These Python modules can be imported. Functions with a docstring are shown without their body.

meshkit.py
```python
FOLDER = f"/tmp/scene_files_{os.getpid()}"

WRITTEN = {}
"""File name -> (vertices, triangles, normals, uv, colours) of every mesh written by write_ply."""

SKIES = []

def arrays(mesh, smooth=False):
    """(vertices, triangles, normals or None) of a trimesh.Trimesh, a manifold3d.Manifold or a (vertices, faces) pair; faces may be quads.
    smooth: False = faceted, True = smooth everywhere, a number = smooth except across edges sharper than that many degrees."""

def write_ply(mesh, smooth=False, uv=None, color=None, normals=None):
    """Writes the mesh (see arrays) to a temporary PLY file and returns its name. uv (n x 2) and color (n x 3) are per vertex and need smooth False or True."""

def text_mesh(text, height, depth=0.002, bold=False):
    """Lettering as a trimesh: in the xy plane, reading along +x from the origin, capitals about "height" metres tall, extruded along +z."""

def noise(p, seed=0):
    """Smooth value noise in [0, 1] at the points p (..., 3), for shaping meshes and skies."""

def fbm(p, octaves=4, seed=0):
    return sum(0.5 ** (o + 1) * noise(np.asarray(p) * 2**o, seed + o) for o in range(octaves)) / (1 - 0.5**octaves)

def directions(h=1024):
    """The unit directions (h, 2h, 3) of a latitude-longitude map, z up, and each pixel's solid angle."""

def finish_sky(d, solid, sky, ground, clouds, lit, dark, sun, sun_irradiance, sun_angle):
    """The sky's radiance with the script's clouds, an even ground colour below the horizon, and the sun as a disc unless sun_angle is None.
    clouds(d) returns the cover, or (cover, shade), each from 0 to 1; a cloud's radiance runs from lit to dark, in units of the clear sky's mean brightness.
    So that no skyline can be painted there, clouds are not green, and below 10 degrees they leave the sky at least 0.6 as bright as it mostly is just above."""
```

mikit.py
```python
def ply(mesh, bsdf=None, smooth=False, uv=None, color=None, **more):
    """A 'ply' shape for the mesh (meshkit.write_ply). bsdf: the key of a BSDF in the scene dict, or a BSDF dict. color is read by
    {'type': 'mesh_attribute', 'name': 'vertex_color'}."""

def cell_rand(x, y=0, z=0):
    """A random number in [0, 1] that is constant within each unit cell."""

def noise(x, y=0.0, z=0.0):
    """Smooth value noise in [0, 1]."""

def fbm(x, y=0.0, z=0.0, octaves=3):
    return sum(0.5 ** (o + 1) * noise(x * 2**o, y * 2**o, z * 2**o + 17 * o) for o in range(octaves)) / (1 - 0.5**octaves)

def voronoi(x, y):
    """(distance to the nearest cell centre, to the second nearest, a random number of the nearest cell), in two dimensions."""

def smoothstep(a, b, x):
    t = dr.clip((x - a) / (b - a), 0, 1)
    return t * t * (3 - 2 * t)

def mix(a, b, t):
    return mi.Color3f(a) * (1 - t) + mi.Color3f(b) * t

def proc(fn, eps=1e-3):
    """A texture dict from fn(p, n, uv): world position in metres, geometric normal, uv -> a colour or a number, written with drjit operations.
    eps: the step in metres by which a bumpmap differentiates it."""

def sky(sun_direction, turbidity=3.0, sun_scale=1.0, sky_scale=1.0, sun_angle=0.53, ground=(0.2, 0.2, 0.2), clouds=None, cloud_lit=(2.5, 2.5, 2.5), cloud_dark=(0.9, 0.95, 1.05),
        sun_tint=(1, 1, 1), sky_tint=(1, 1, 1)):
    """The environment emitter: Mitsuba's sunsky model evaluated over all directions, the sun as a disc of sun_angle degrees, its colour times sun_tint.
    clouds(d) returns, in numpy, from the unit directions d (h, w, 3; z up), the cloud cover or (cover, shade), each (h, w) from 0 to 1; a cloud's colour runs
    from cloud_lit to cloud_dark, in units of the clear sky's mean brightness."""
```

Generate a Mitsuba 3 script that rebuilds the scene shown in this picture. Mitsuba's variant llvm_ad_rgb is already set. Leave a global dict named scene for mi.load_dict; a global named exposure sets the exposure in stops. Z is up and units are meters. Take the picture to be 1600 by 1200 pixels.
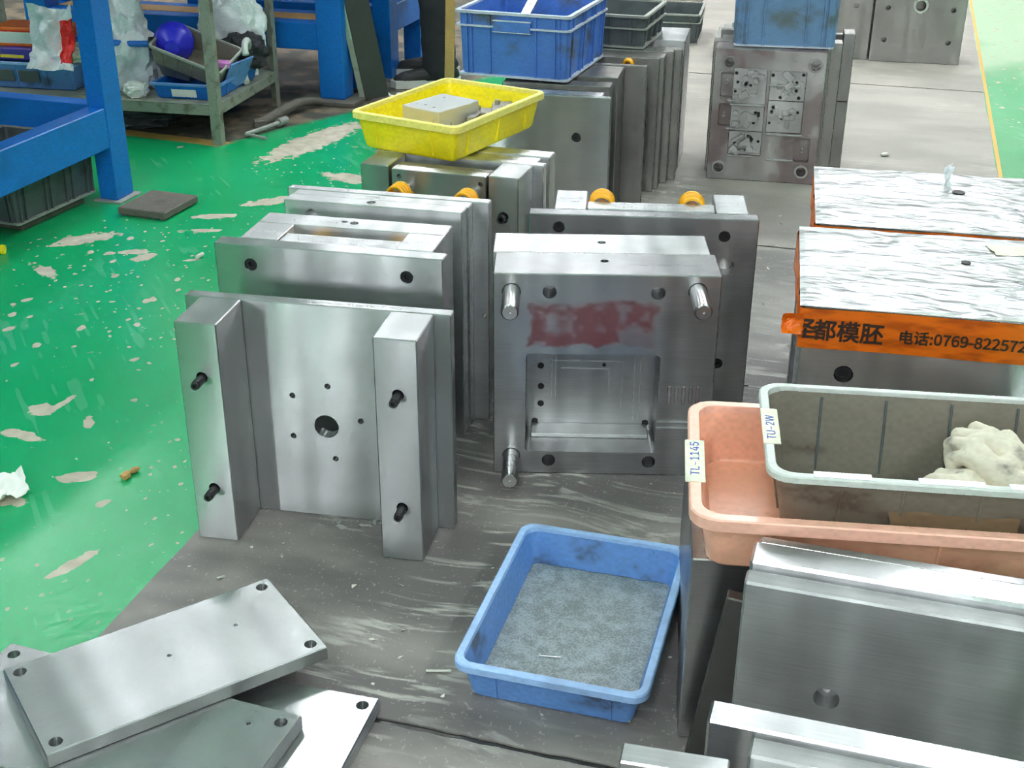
import math, glob
import numpy as np, trimesh, manifold3d as m3
import mitsuba as mi, drjit as dr
import mikit, meshkit
from mikit import proc, noise, fbm, voronoi, cell_rand, smoothstep, mix
T = mi.ScalarTransform4f
rng = np.random.default_rng(7)
scene, labels = {'type': 'scene'}, {}

# ------------------------------------------------------------------ camera, exposure
FOC, PITCH, ROLL, EYE = 1986.755, 0.4562, 0.005, 1.31
c_, s_ = math.cos(PITCH), math.sin(PITCH)
fw = np.array([0, c_, -s_]); up0 = np.array([0, s_, c_])
up_ = -np.array([1., 0, 0]) * math.sin(ROLL) + up0 * math.cos(ROLL)
scene['camera'] = {'type': 'perspective', 'fov_axis': 'x', 'fov': math.degrees(2 * math.atan(800 / FOC)), 'near_clip': 0.05, 'far_clip': 100.0,
                   'to_world': T().look_at(origin=[0, 0, EYE], target=[0, float(c_), float(EYE - s_)], up=[float(a) for a in up_])}
exposure = 0.15
LAMP, PANEL_GLOW = 27.0, 27.0   # radiance of the tube lamps and of the glowing panels added at the rear
LANE = -0.285        # heading of the aisle
cl, sl = math.cos(LANE), math.sin(LANE)

# ------------------------------------------------------------------ helpers
def srgb(r, g, b):
    return tuple(float(((v / 255 + 0.055) / 1.055) ** 2.4 if v > 10 else v / 255 / 12.92) for v in (r, g, b))

def F(x, y, yaw=0.0, z=0.0, rx=0.0, ry=0.0):
    """Frame at a corner of a thing: yaw about z, then tilts about its own x and y."""
    def rot(a, i, j):
        m = np.eye(4); m[i, i] = m[j, j] = math.cos(a); m[j, i] = math.sin(a); m[i, j] = -math.sin(a); return m
    m = rot(yaw, 0, 1) @ rot(rx, 1, 2) @ rot(ry, 2, 0)
    m[:3, 3] = (x, y, z)
    return m

def V3(m):
    q = m.to_mesh(); return np.array(q.vert_properties[:, :3], float), np.array(q.tri_verts, int)

def arr(mesh):
    if isinstance(mesh, m3.Manifold): return V3(mesh)
    if isinstance(mesh, trimesh.Trimesh): return np.array(mesh.vertices), np.array(mesh.faces)
    v, f = np.asarray(mesh[0], float), np.asarray(mesh[1], int)
    if f.shape[1] == 4: f = np.vstack([f[:, [0, 1, 2]], f[:, [0, 2, 3]]])
    return v, f

def number(key):
    if key not in scene and key not in labels and not any(k.startswith(key + '__') for k in scene): return key
    n = 1
    while True:
        k = f'{key}_{n:03d}'
        if k not in scene and k not in labels: return k
        n += 1

def thing(name, label, cat, group=None):
    key = number(name); labels[key] = {'label': label, 'category': cat}
    if group: labels[key]['group'] = group
    return key

def put(key, mesh, mat, fr=None, smooth=None, label=None, cat=None, group=None, kind=None, swap=False, **more):
    """One entry of the scene. Without smooth the faces are flat and carry uv = local metres (u along the grinding)."""
    key = number(key)
    v, f = arr(mesh)
    fr = np.eye(4) if fr is None else fr
    if smooth is None:
        q = v[f]
        n = np.cross(q[:, 1] - q[:, 0], q[:, 2] - q[:, 0]); ax = np.argmax(np.abs(n), 1)
        uv = np.where((ax == 2)[:, None, None], q[:, :, [0, 1]], np.where((ax == 1)[:, None, None], q[:, :, [0, 2]], q[:, :, [1, 2]]))
        if swap: uv = uv[:, :, ::-1]
        w = q.reshape(-1, 3) @ fr[:3, :3].T + fr[:3, 3]
        scene[key] = mikit.ply((w, np.arange(len(w)).reshape(-1, 3)), mat, False, uv=uv.reshape(-1, 2), **more)
    else:
        w = v @ fr[:3, :3].T + fr[:3, 3]
        scene[key] = mikit.ply(trimesh.Trimesh(w, f, process=True), mat, smooth, **more)
    d = {k: x for k, x in (('label', label), ('category', cat), ('group', group), ('kind', kind)) if x}
    if d: labels[key] = {**labels.get(key, {}), **d}
    return key

def part(parent, name, mesh, mat, fr=None, **kw):
    return put(parent + '__' + name, mesh, mat, fr, **kw)

def box(x0, x1, y0, y1, z0, z1, ch=0.0015):
    ch = min(ch, (x1 - x0) / 3, (y1 - y0) / 3, (z1 - z0) / 3)
    pts = []
    for sx in (0, 1):
        for sy in (0, 1):
            for sz in (0, 1):
                p = np.array([(x0, x1)[sx], (y0, y1)[sy], (z0, z1)[sz]]); d = np.array([1 - 2 * sx, 1 - 2 * sy, 1 - 2 * sz]) * ch
                pts += [p + d * m for m in ((1, 1, 0), (1, 0, 1), (0, 1, 1))]
    return m3.Manifold.hull_points(np.array(pts))

def cyl(p, axis, r, L, seg=32, r2=None):
    """Cylinder from p along +axis ('x','y','z') for L (may be negative)."""
    m = m3.Manifold.cylinder(abs(L), r, r if r2 is None else r2, seg)
    if L < 0: m = m.mirror([0, 0, 1])
    if axis == 'x': m = m.rotate([0, 90, 0])
    if axis == 'y': m = m.rotate([-90, 0, 0])
    return m.translate(list(map(float, p)))

def union(ms): return m3.Manifold.batch_boolean(list(ms), m3.OpType.Add)

def cut(m, *holes):
    for h in holes: m = m - h
    return m

def hexa(p, axis, r, L): return cyl(p, axis, r, L, 6)

def tube(path, r, seg=10, closed=False):
    """Round tube along a polyline; r a number or one per point."""
    P = np.asarray(path, float); n = len(P); R = np.broadcast_to(np.asarray(r, float), (n,))
    tang = np.gradient(P, axis=0); tang /= np.maximum(np.linalg.norm(tang, axis=1, keepdims=True), 1e-9)
    u = np.cross(tang[0], [0.3, 0.2, 0.93]); u /= np.linalg.norm(u)
    rings = []
    for i in range(n):
        u = u - tang[i] * (u @ tang[i]); u /= np.linalg.norm(u); w = np.cross(tang[i], u)
        a = np.linspace(0, 2 * np.pi, seg, endpoint=False)
        rings.append(P[i] + R[i] * (np.cos(a)[:, None] * u + np.sin(a)[:, None] * w))
    v = np.vstack(rings + [P[:1], P[-1:]]); f = []
    for i in range(n - 1):
        for j in range(seg):
            a, b = i * seg + j, i * seg + (j + 1) % seg
            f += [(a, b, b + seg), (a, b + seg, a + seg)]
    for j in range(seg):
        f.append((n * seg, (j + 1) % seg, j)); f.append((n * seg + 1, (n - 1) * seg + j, (n - 1) * seg + (j + 1) % seg))
    return v, np.array(f)

def cat_mesh(ms):
    vs, fs, o = [], [], 0
    for m in ms:
        v, f = arr(m); vs.append(v); fs.append(f + o); o += len(v)
    return np.vstack(vs), np.vstack(fs)

def rr(hw, hd, r, z, n=6):
    out = []
    for k, (sx, sy) in enumerate(((1, 1), (-1, 1), (-1, -1), (1, -1))):
        for t in np.linspace(0, np.pi / 2, n):
            a = t + k * np.pi / 2
            out.append((sx * (hw - r) + r * math.cos(a), sy * (hd - r) + r * math.sin(a), z))
    return np.array(out)

def loft(rings, closed=False, cap0=False, cap1=False):
    n = len(rings[0]); v = np.vstack(rings); f = []; m = len(rings)
    for i in range(m if closed else m - 1):
        a0, b0 = i * n, ((i + 1) % m) * n
        for j in range(n):
            k = (j + 1) % n
            f += [(a0 + j, a0 + k, b0 + k), (a0 + j, b0 + k, b0 + j)]
    v = list(v)
    if cap0:
        v.append(np.mean(rings[0], 0)); f += [(len(v) - 1, (j + 1) % n, j) for j in range(n)]
    if cap1:
        v.append(np.mean(rings[-1], 0)); o = (m - 1) * n; f += [(len(v) - 1, o + j, o + (j + 1) % n) for j in range(n)]
    return np.array(v), np.array(f)

def chain(joints, bones, res=0.012, passes=8):
    """Hulls of spheres at joints joined into one smooth skin."""
    ms = []
    for a, b in bones:
        (pa, ra), (pb, rb) = joints[a], joints[b]
        ms.append(m3.Manifold.batch_hull([m3.Manifold.sphere(ra, 16).translate(list(map(float, pa))), m3.Manifold.sphere(rb, 16).translate(list(map(float, pb)))]))
    m = union(ms).refine_to_length(res)
    v, f = V3(m); t = trimesh.Trimesh(v, f, process=True)
    trimesh.smoothing.filter_taubin(t, iterations=passes)
    return t

def bumpy(w, d, nx, ny, fn, z=0.0):
    """Height field over [0,w]x[0,d] closed with a flat underside."""
    x, y = np.meshgrid(np.linspace(0, w, nx), np.linspace(0, d, ny), indexing='ij')
    h = fn(x, y); top = np.stack([x, y, h], -1).reshape(-1, 3); bot = np.stack([x, y, np.full_like(x, z)], -1).reshape(-1, 3)
    f = []
    idx = lambda i, j: i * ny + j
    for i in range(nx - 1):
        for j in range(ny - 1):
            a, b, c, e = idx(i, j), idx(i + 1, j), idx(i + 1, j + 1), idx(i, j + 1)
            f += [(a, b, c), (a, c, e)]
    o = len(top); g = [(a + o, c + o, b + o) for a, b, c in f]
    edge = [idx(i, 0) for i in range(nx)] + [idx(nx - 1, j) for j in range(1, ny)] + [idx(i, ny - 1) for i in range(nx - 2, -1, -1)] + [idx(0, j) for j in range(ny - 2, 0, -1)]
    s = []
    for k in range(len(edge)):
        a, b = edge[k], edge[(k + 1) % len(edge)]
        s += [(a, a + o, b + o), (a, b + o, b)]
    return np.vstack([top, bot]), np.array(f + g + s)

def crumple(w, d, n, amp, seed, curl=0.0):
    """A creased thin sheet with real thickness, centred on the origin."""
    r = np.random.default_rng(seed)
    x, y = np.meshgrid(np.linspace(-.5, .5, n), np.linspace(-.5, .5, n), indexing='ij')
    p = np.stack([x * w, y * d, np.zeros_like(x)], -1)
    h = amp * (meshkit.fbm(np.stack([x * 4 + seed, y * 4, 0 * x + seed], -1), 3, seed) - .35) + curl * (x * x + y * y)
    edge = 1 + .12 * (meshkit.noise(np.stack([x * 5, y * 5, 0 * x + 3 + seed], -1), seed) - .5)
    p[..., 0] *= edge; p[..., 1] *= edge[::-1]
    p[..., 2] = np.maximum(h, 0.0005)
    top = p.reshape(-1, 3); bot = top - [0, 0, .0006]; f = []
    for i in range(n - 1):
        for j in range(n - 1):
            a, b, c, e = i * n + j, (i + 1) * n + j, (i + 1) * n + j + 1, i * n + j + 1
            f += [(a, b, c), (a, c, e)]
    o = n * n
    return np.vstack([top, bot]), np.array(f + [(a + o, c + o, b + o) for a, b, c in f])

# ------------------------------------------------------------------ materials
def two(b): return {'type': 'twosided', 'bsdf': b}

def steel(key, col=0.62, au=0.07, av=0.28, tint=(1, 1.0, 1.01), mottle=0.25, seed=0.0, stain=None, dull=0.12):
    """Ground steel: fine scratches along u stretch every reflection along v."""
    def refl(p, n, uv):
        a = fbm(uv.x * 9 + seed, uv.y * 9 + 3.1 * seed, 0.0, 3)
        s = noise(uv.x * 25 + seed, uv.y * 900)
        k = col * (1 - mottle + mottle * 1.6 * a) * (0.92 + 0.14 * s) * (0.80 + 0.35 * noise(uv.x * 38 + 7 * seed))  # last factor paints upright bands: grinding tone and stand-in light streaks
        return mi.Color3f(k * tint[0], k * tint[1], k * tint[2])
    def rough(p, n, uv):
        return av * (0.75 + 0.5 * fbm(uv.x * 14 + seed, uv.y * 14, 5.0, 2))
    b = {'type': 'roughconductor', 'material': 'none', 'distribution': 'ggx', 'alpha_u': au, 'alpha_v': proc(rough), 'specular_reflectance': proc(refl)}
    grime = {'type': 'diffuse', 'reflectance': {'type': 'rgb', 'value': [0.16, 0.16, 0.165]}}
    b = {'type': 'blendbsdf', 'weight': dull, 'b1': b, 'b2': grime}
    if stain is not None:
        colr, fn = stain
        b = {'type': 'blendbsdf', 'weight': proc(fn), 'b1': b, 'b2': {'type': 'roughplastic', 'alpha': 0.25, 'diffuse_reflectance': {'type': 'rgb', 'value': list(colr)}}}
    scene[key] = two(b)

def plastic(key, col, dirt=(0.03, 0.03, 0.035), amt=0.3, rough=0.4, scale=14.0, seed=0.0, streak=1.0):
    def fn(p, n, uv):
        a = fbm(p.x * scale + seed, p.y * scale, p.z * scale * streak, 4)
        b = noise(p.x * 160, p.y * 160 + seed, p.z * 160)
        m = smoothstep(0.50, 0.85, a + 0.12 * (b - 0.5)) * amt * 2.2
        return mix(mi.Color3f(*col) * (0.9 + 0.2 * b), mi.Color3f(*dirt), dr.clip(m, 0, 0.9))
    scene[key] = two({'type': 'principled', 'base_color': proc(fn), 'roughness': rough, 'specular': 0.5})

def plain(key, col, rough=0.5, metallic=0.0, **kw):
    scene[key] = two({'type': 'principled', 'base_color': {'type': 'rgb', 'value': list(col)}, 'roughness': rough, 'metallic': metallic, 'specular': 0.5, **kw})

steel('steel', 0.58, 0.010, 0.34, mottle=0.3)
steel('steel_low', 0.44, 0.05, 0.13, seed=21.0, mottle=0.35)
steel('steel_bright', 0.74, 0.07, 0.22, mottle=0.2, seed=3.0, dull=0.08)
steel('steel_dull', 0.38, 0.10, 0.22, tint=(1.04, 1.0, 0.94), mottle=0.5, seed=5.0, dull=0.22)
steel('steel_mirror', 0.62, 0.04, 0.11, seed=9.0, dull=0.06)
steel('steel_plate', 0.64, 0.012, 0.28, seed=11.0, mottle=0.3, dull=0.10)
steel('steel_dark', 0.13, 0.12, 0.2, tint=(1.05, 1, .93), seed=2.0, dull=0.15)
steel('insert_steel', 0.75, 0.30, 0.35, tint=(1.04, 1, 1.0), mottle=0.5, seed=31.0, dull=0.3)
steel('insert_bright', 0.85, 0.4, 0.4, seed=32.0, dull=0.3)
steel('steel_satin', 0.66, 0.22, 0.36, seed=41.0, mottle=0.3, dull=0.1)
def red_mask(p, n, uv):
    wx = uv.x + 0.03 * (fbm(uv.x * 30, uv.y * 30, 1.0, 3) - 0.5); wy = uv.y + 0.03 * (fbm(uv.x * 30, uv.y * 30, 7.0, 3) - 0.5)
    inside = smoothstep(0.0, 0.012, wx - 0.062) * smoothstep(0.0, 0.02, 0.318 - wx) * smoothstep(0, 0.01, wy - 0.283) * smoothstep(0, 0.02, 0.388 - wy)
    e = dr.minimum(dr.minimum(wx - 0.062, 0.325 - wx), dr.minimum(wy - 0.278, 0.392 - wy))
    wipe = 0.26 + 0.62 * smoothstep(0.44, 0.68, fbm(uv.x * 22 + 2.0, uv.y * 26, 3.0, 3) + 0.26 * smoothstep(0.045, 0.0, e))
    return inside * wipe * 0.92 * smoothstep(-0.5, -0.2, -dr.abs(n.z))
steel('steel_red', 0.45, 0.06, 0.13, seed=4.0, stain=((0.13, 0.018, 0.024), red_mask))
def tint_mask(p, n, uv):
    return 0.55 * smoothstep(0.45, 0.7, fbm(uv.x * 11, uv.y * 11, 2.0, 3))
steel('steel_pinkish', 0.46, 0.12, 0.26, tint=(1.05, 1, .97), mottle=0.5, seed=6.0, dull=0.2, stain=((0.12, 0.05, 0.055), tint_mask))
plain('black_oxide', (0.012, 0.012, 0.014), 0.35)
plain('hole_shade', (0.02, 0.02, 0.02), 0.5, 0.6)  # near-black painted in place of the shade inside holes
plain('spring_yellow', srgb(250, 178, 20), 0.35)
plain('bushing', (0.55, 0.55, 0.55), 0.25, 1.0)
plain('chip_white', (0.62, 0.6, 0.55), 0.6)
plastic('plastic_blue', srgb(94, 138, 200), (0.05, 0.06, 0.09), 0.45, 0.42, 16, 1.0)
plastic('plastic_blue_rim', srgb(150, 184, 230), (0.05, 0.07, 0.12), 0.15, 0.42, 16, 2.0)
plastic('crate_blue', srgb(72, 116, 192), (0.08, 0.08, 0.07), 0.48, 0.45, 11, 3.0)
plastic('crate_rim', srgb(190, 196, 212), (0.2, 0.2, 0.25), 0.2, 0.45, 11, 4.0)
plastic('crate_blue_pale', srgb(105, 140, 180), (0.10, 0.12, 0.11), 0.45, 0.45, 11, 5.0)
plastic('plastic_yellow', srgb(250, 228, 20), (0.35, 0.27, 0.03), 0.12, 0.45, 12, 6.0)
plastic('plastic_yellow_rim', srgb(245, 230, 120), (0.5, 0.4, 0.1), 0.08, 0.45, 12, 6.5)
plastic('plastic_pink', srgb(252, 186, 158), (0.34, 0.10, 0.055), 0.30, 0.35, 9, 7.0)
plastic('plastic_pink_rim', srgb(250, 190, 170), (0.5, 0.25, 0.18), 0.06, 0.25, 9, 7.5)
plastic('plastic_grey', srgb(118, 112, 100), (0.085, 0.06, 0.045), 0.55, 0.45, 9, 8.0, 1.8)
plastic('plastic_grey_rim', srgb(196, 200, 196), (0.2, 0.2, 0.2), 0.15, 0.45, 14, 8.5)
plastic('bin_dark', srgb(78, 84, 86), (0.03, 0.03, 0.03), 0.3, 0.5, 9, 9.0)
plastic('bin_dark_rim', srgb(150, 152, 145), (0.1, 0.1, 0.1), 0.2, 0.5, 9, 9.5)
plastic('blue_paint', srgb(16, 108, 196), (0.01, 0.06, 0.12), 0.22, 0.35, 6, 10.0)
plastic('rack_paint', srgb(134, 136, 124), (0.10, 0.09, 0.06), 0.5, 0.5, 22, 11.0)
plastic('rubber', srgb(92, 88, 80), (0.02, 0.02, 0.02), 0.3, 0.7, 14, 12.0)
plastic('white_bag', srgb(240, 242, 246), (0.5, 0.5, 0.55), 0.06, 0.25, 20, 13.0)
plastic('orange_pack', srgb(240, 110, 28), (0.4, 0.1, 0.02), 0.12, 0.35, 20, 14.0)
plastic('purple', srgb(72, 52, 150), (0.02, 0.02, 0.06), 0.2, 0.4, 14, 15.0)
plastic('cobalt', srgb(44, 44, 200), (0.02, 0.02, 0.2), 0.1, 0.35, 14, 16.0)
plastic('glove', srgb(214, 205, 188), (0.07, 0.06, 0.05), 0.42, 0.85, 32, 17.0)
plastic('trousers', srgb(38, 39, 43), (0.01, 0.01, 0.01), 0.2, 0.9, 20, 18.0)
plastic('wood', srgb(190, 145, 88), (0.15, 0.09, 0.04), 0.2, 0.6, 9, 19.0)
plastic('green_plate', srgb(50, 50, 47), (0.02, 0.02, 0.02), 0.3, 0.5, 9, 20.0)
plain('machined_grey', (0.52, 0.52, 0.53), 0.35, 0.3)
plastic('grey_iron', srgb(150, 150, 146), (0.05, 0.05, 0.05), 0.3, 0.45, 14, 21.0)
plain('shoe_black', (0.012, 0.012, 0.013), 0.6)
plain('white_rubber', srgb(225, 225, 220), 0.5)
plain('white_matte', srgb(235, 235, 230), 0.6)
plain('red_print', srgb(225, 45, 40), 0.4)
plain('magenta', srgb(205, 130, 200), 0.5)
plain('yellow_label', srgb(240, 205, 60), 0.5)
plain('skin', srgb(205, 160, 130), 0.6)
plain('ink_blue', srgb(60, 80, 160), 0.6)
plain('ink_dark', srgb(40, 22, 14), 0.5)
plain('hose_grey', srgb(190, 195, 190), 0.4)
plastic('hose_blue', srgb(40, 110, 200), (0.02, 0.04, 0.1), 0.15, 0.35, 14, 22.0)
plastic('paper_tape', srgb(222, 218, 200), (0.4, 0.4, 0.35), 0.2, 0.6, 30, 23.0)
plastic('film_brown', srgb(120, 100, 78), (0.1, 0.07, 0.04), 0.3, 0.12, 20, 24.0)
def tape_col(p, n, uv):
    a = fbm(p.x * 22, p.y * 22, p.z * 60, 3)
    return mix(mi.Color3f(*srgb(226, 108, 16)), mi.Color3f(*srgb(180, 76, 8)), smoothstep(0.4, 0.75, a))
scene['orange_tape'] = two({'type': 'principled', 'base_color': proc(tape_col), 'roughness': 0.28, 'specular': 0.5})
def film_h(p, n, uv):
    return 0.010 * fbm(uv.x * 14 + 2 * noise(uv.x * 8, uv.y * 8), uv.y * 34, 0.0, 3) + 0.0015 * noise(uv.x * 50 + uv.y * 90, uv.y * 120)
def film_w(p, n, uv):
    return 0.25 + 0.55 * smoothstep(0.35, 0.7, fbm(uv.x * 7 + 1.0, uv.y * 13, 4.0, 4))
scene['stretch_film'] = two({'type': 'bumpmap', 'bsdf': {'type': 'blendbsdf', 'weight': proc(film_w),
    'b1': {'type': 'roughconductor', 'material': 'none', 'alpha': 0.24, 'specular_reflectance': {'type': 'rgb', 'value': [0.55, 0.56, 0.58]}},
    'b2': {'type': 'roughplastic', 'alpha': 0.10, 'diffuse_reflectance': {'type': 'rgb', 'value': [0.50, 0.50, 0.48]}}}, 'tex': proc(film_h, 0.002), 'scale': 1.0})

# floor paint and sheets -------------------------------------------------------
CHIPS = [(-.76, 4.78, .29, .075, 1.08), (-.80, 4.04, .085, .030, .5), (-.57, 4.30, .10, .045, -.5), (-1.12, 3.55, .035, .020, .2), (-1.30, 3.66, .09, .035, .5),
         (-1.08, 3.50, .035, .025, 1.0), (-.935, 3.485, .022, .010, .3), (-.955, 3.745, .05, .012, 0.0), (-1.335, 3.40, .06, .022, -.8), (-1.05, 2.53, .026, .034, .4), (-1.02, 2.56, .05, .010, 1.2),
         (-1.05, 2.41, .055, .016, -.4), (-.885, 2.235, .040, .020, .2), (-.80, 1.92, .050, .011, .9), (-.99, 2.14, .035, .02, .1), (-.93, 2.47, .010, .035, .3), (-.955, 3.88, .06, .02, .1)]
def floor_parts(p):
    w = 0.035 * (fbm(p.x * 24, p.y * 24, 0.0, 3) - 0.5)
    w2 = fbm(p.x * 55, p.y * 55, 4.0, 3) - 0.5
    chip = mi.Float(0)
    for (x, y, a, b, t) in CHIPS:
        dx, dy = p.x - x, p.y - y
        u, v = (dx * math.cos(t) + dy * math.sin(t)) / a, (-dx * math.sin(t) + dy * math.cos(t)) / b
        chip = dr.maximum(chip, smoothstep(1.15, 0.95, dr.sqrt(u * u + v * v) + 22 * w * min(1, 0.03 / b) + 1.1 * w2 * min(1, 0.03 / b + .25)))
    for sc, th, seed in ((17.0, 0.16, 0.0), (40.0, 0.15, 9.0)):
        q, _, r = voronoi(p.x * sc * 0.9 + 0.7 * w * sc + seed, p.y * sc * 0.62 + seed)
        chip = dr.maximum(chip, smoothstep(0.03, -0.01, q - th * smoothstep(0.55, 1.0, r)) * smoothstep(0.42, 0.5, fbm(p.x * 1.7 + seed, p.y * 1.7, 2.0, 2)))
    d1 = (p.x + 1.114) * 0.356 + (p.y - 4.70) * 0.935; d2 = -(p.x + 1.114) * 0.76 + (p.y - 4.70) * 0.65
    dirt = smoothstep(-0.02, 0.04, dr.minimum(d1, d2) + w)
    band = smoothstep(-0.005, 0.0, d1 + 0.2 * w) * smoothstep(0.075, 0.06, d1 + 0.3 * w) * smoothstep(-0.02, 0.02, d2)
    return chip, dirt, band
def floor_col(p, n, uv):
    chip, dirt, band = floor_parts(p)
    g = mix(mi.Color3f(*srgb(10, 146, 84)), mi.Color3f(*srgb(24, 158, 100)), fbm(p.x * 3, p.y * 3, 1.0, 3))
    scr = smoothstep(0.72, 0.80, noise(p.x * 70 + p.y * 35, p.y * 9 - p.x * 4)) * smoothstep(0.55, 0.7, fbm(p.x * 4, p.y * 4, 8.0, 2))
    g = mix(g, mi.Color3f(0.25, 0.6, 0.42), 0.16 * scr)
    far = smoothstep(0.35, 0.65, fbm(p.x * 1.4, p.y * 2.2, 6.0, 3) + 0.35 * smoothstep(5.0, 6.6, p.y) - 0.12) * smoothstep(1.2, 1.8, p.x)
    g = mix(g, mi.Color3f(*srgb(196, 206, 180)), 0.25 * smoothstep(1.2, 1.8, p.x) + 0.5 * far)  # paler at right: worn paint plus floor glare mixed into the colour
    c = mix(mi.Color3f(*srgb(168, 158, 142)), mi.Color3f(*srgb(196, 186, 170)), fbm(p.x * 40, p.y * 40, 0.0, 2))
    g = mix(g, c, chip)
    dk = mix(mi.Color3f(*srgb(66, 64, 56)), mi.Color3f(*srgb(112, 98, 80)), smoothstep(0.4, 0.75, fbm(p.x * 12, p.y * 12, 4.0, 4)))
    g = mix(g, dk, dirt)
    g = mix(g, mi.Color3f(*srgb(190, 150, 80)), band * 0.8)
    u = p.x * cl + p.y * sl
    return mix(g, mi.Color3f(0.012, 0.011, 0.010), smoothstep(-1.125, -1.12, u) * smoothstep(0.40, 0.395, u))
def floor_rough(p, n, uv):
    chip, dirt, band = floor_parts(p)
    return dr.clip(0.22 + 0.12 * fbm(p.x * 8, p.y * 8, 3.0, 2) + 0.5 * chip + 0.35 * dirt, 0, 0.95)
def floor_bump(p, n, uv):
    return 0.0007 * fbm(p.x * 60, p.y * 90, 0.0, 3) + 0.001 * fbm(p.x * 14, p.y * 14, 0.0, 2)
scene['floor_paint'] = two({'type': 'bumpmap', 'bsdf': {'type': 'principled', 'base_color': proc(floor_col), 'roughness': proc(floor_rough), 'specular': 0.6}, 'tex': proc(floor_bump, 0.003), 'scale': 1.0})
def sheet_col(p, n, uv):
    u, v = p.x * cl + p.y * sl, -p.x * sl + p.y * cl
    a = fbm(u * 3, v * 7, 0.0, 4)
    st = smoothstep(0.52, 0.80, fbm(u * 14 + 4 * noise(u * 5, v * 5), v * 75 + 3 * noise(u * 6, v * 3), 2.0, 4)) * smoothstep(0.35, 0.62, fbm(u * 2.3, v * 2.3, 4.0, 3))
    sp = smoothstep(0.86, 0.92, noise(u * 240, v * 240))
    b = mix(mi.Color3f(*srgb(96, 92, 91)), mi.Color3f(*srgb(140, 134, 130)), smoothstep(0.3, 0.75, a))
    b = mix(b, mi.Color3f(*srgb(196, 192, 186)), dr.clip(0.75 * st + 0.25 * sp, 0, 0.8))
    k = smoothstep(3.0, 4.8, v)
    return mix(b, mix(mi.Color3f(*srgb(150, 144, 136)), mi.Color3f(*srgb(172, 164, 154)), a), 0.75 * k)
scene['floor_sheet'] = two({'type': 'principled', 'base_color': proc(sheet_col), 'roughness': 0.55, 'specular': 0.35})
def wall_col(p, n, uv):
    return mix(mi.Color3f(0.15, 0.155, 0.16), mi.Color3f(0.19, 0.195, 0.2), fbm(p.x, p.y, p.z, 2))
scene['wall_paint'] = two({'type': 'diffuse', 'reflectance': proc(wall_col)})
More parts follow.
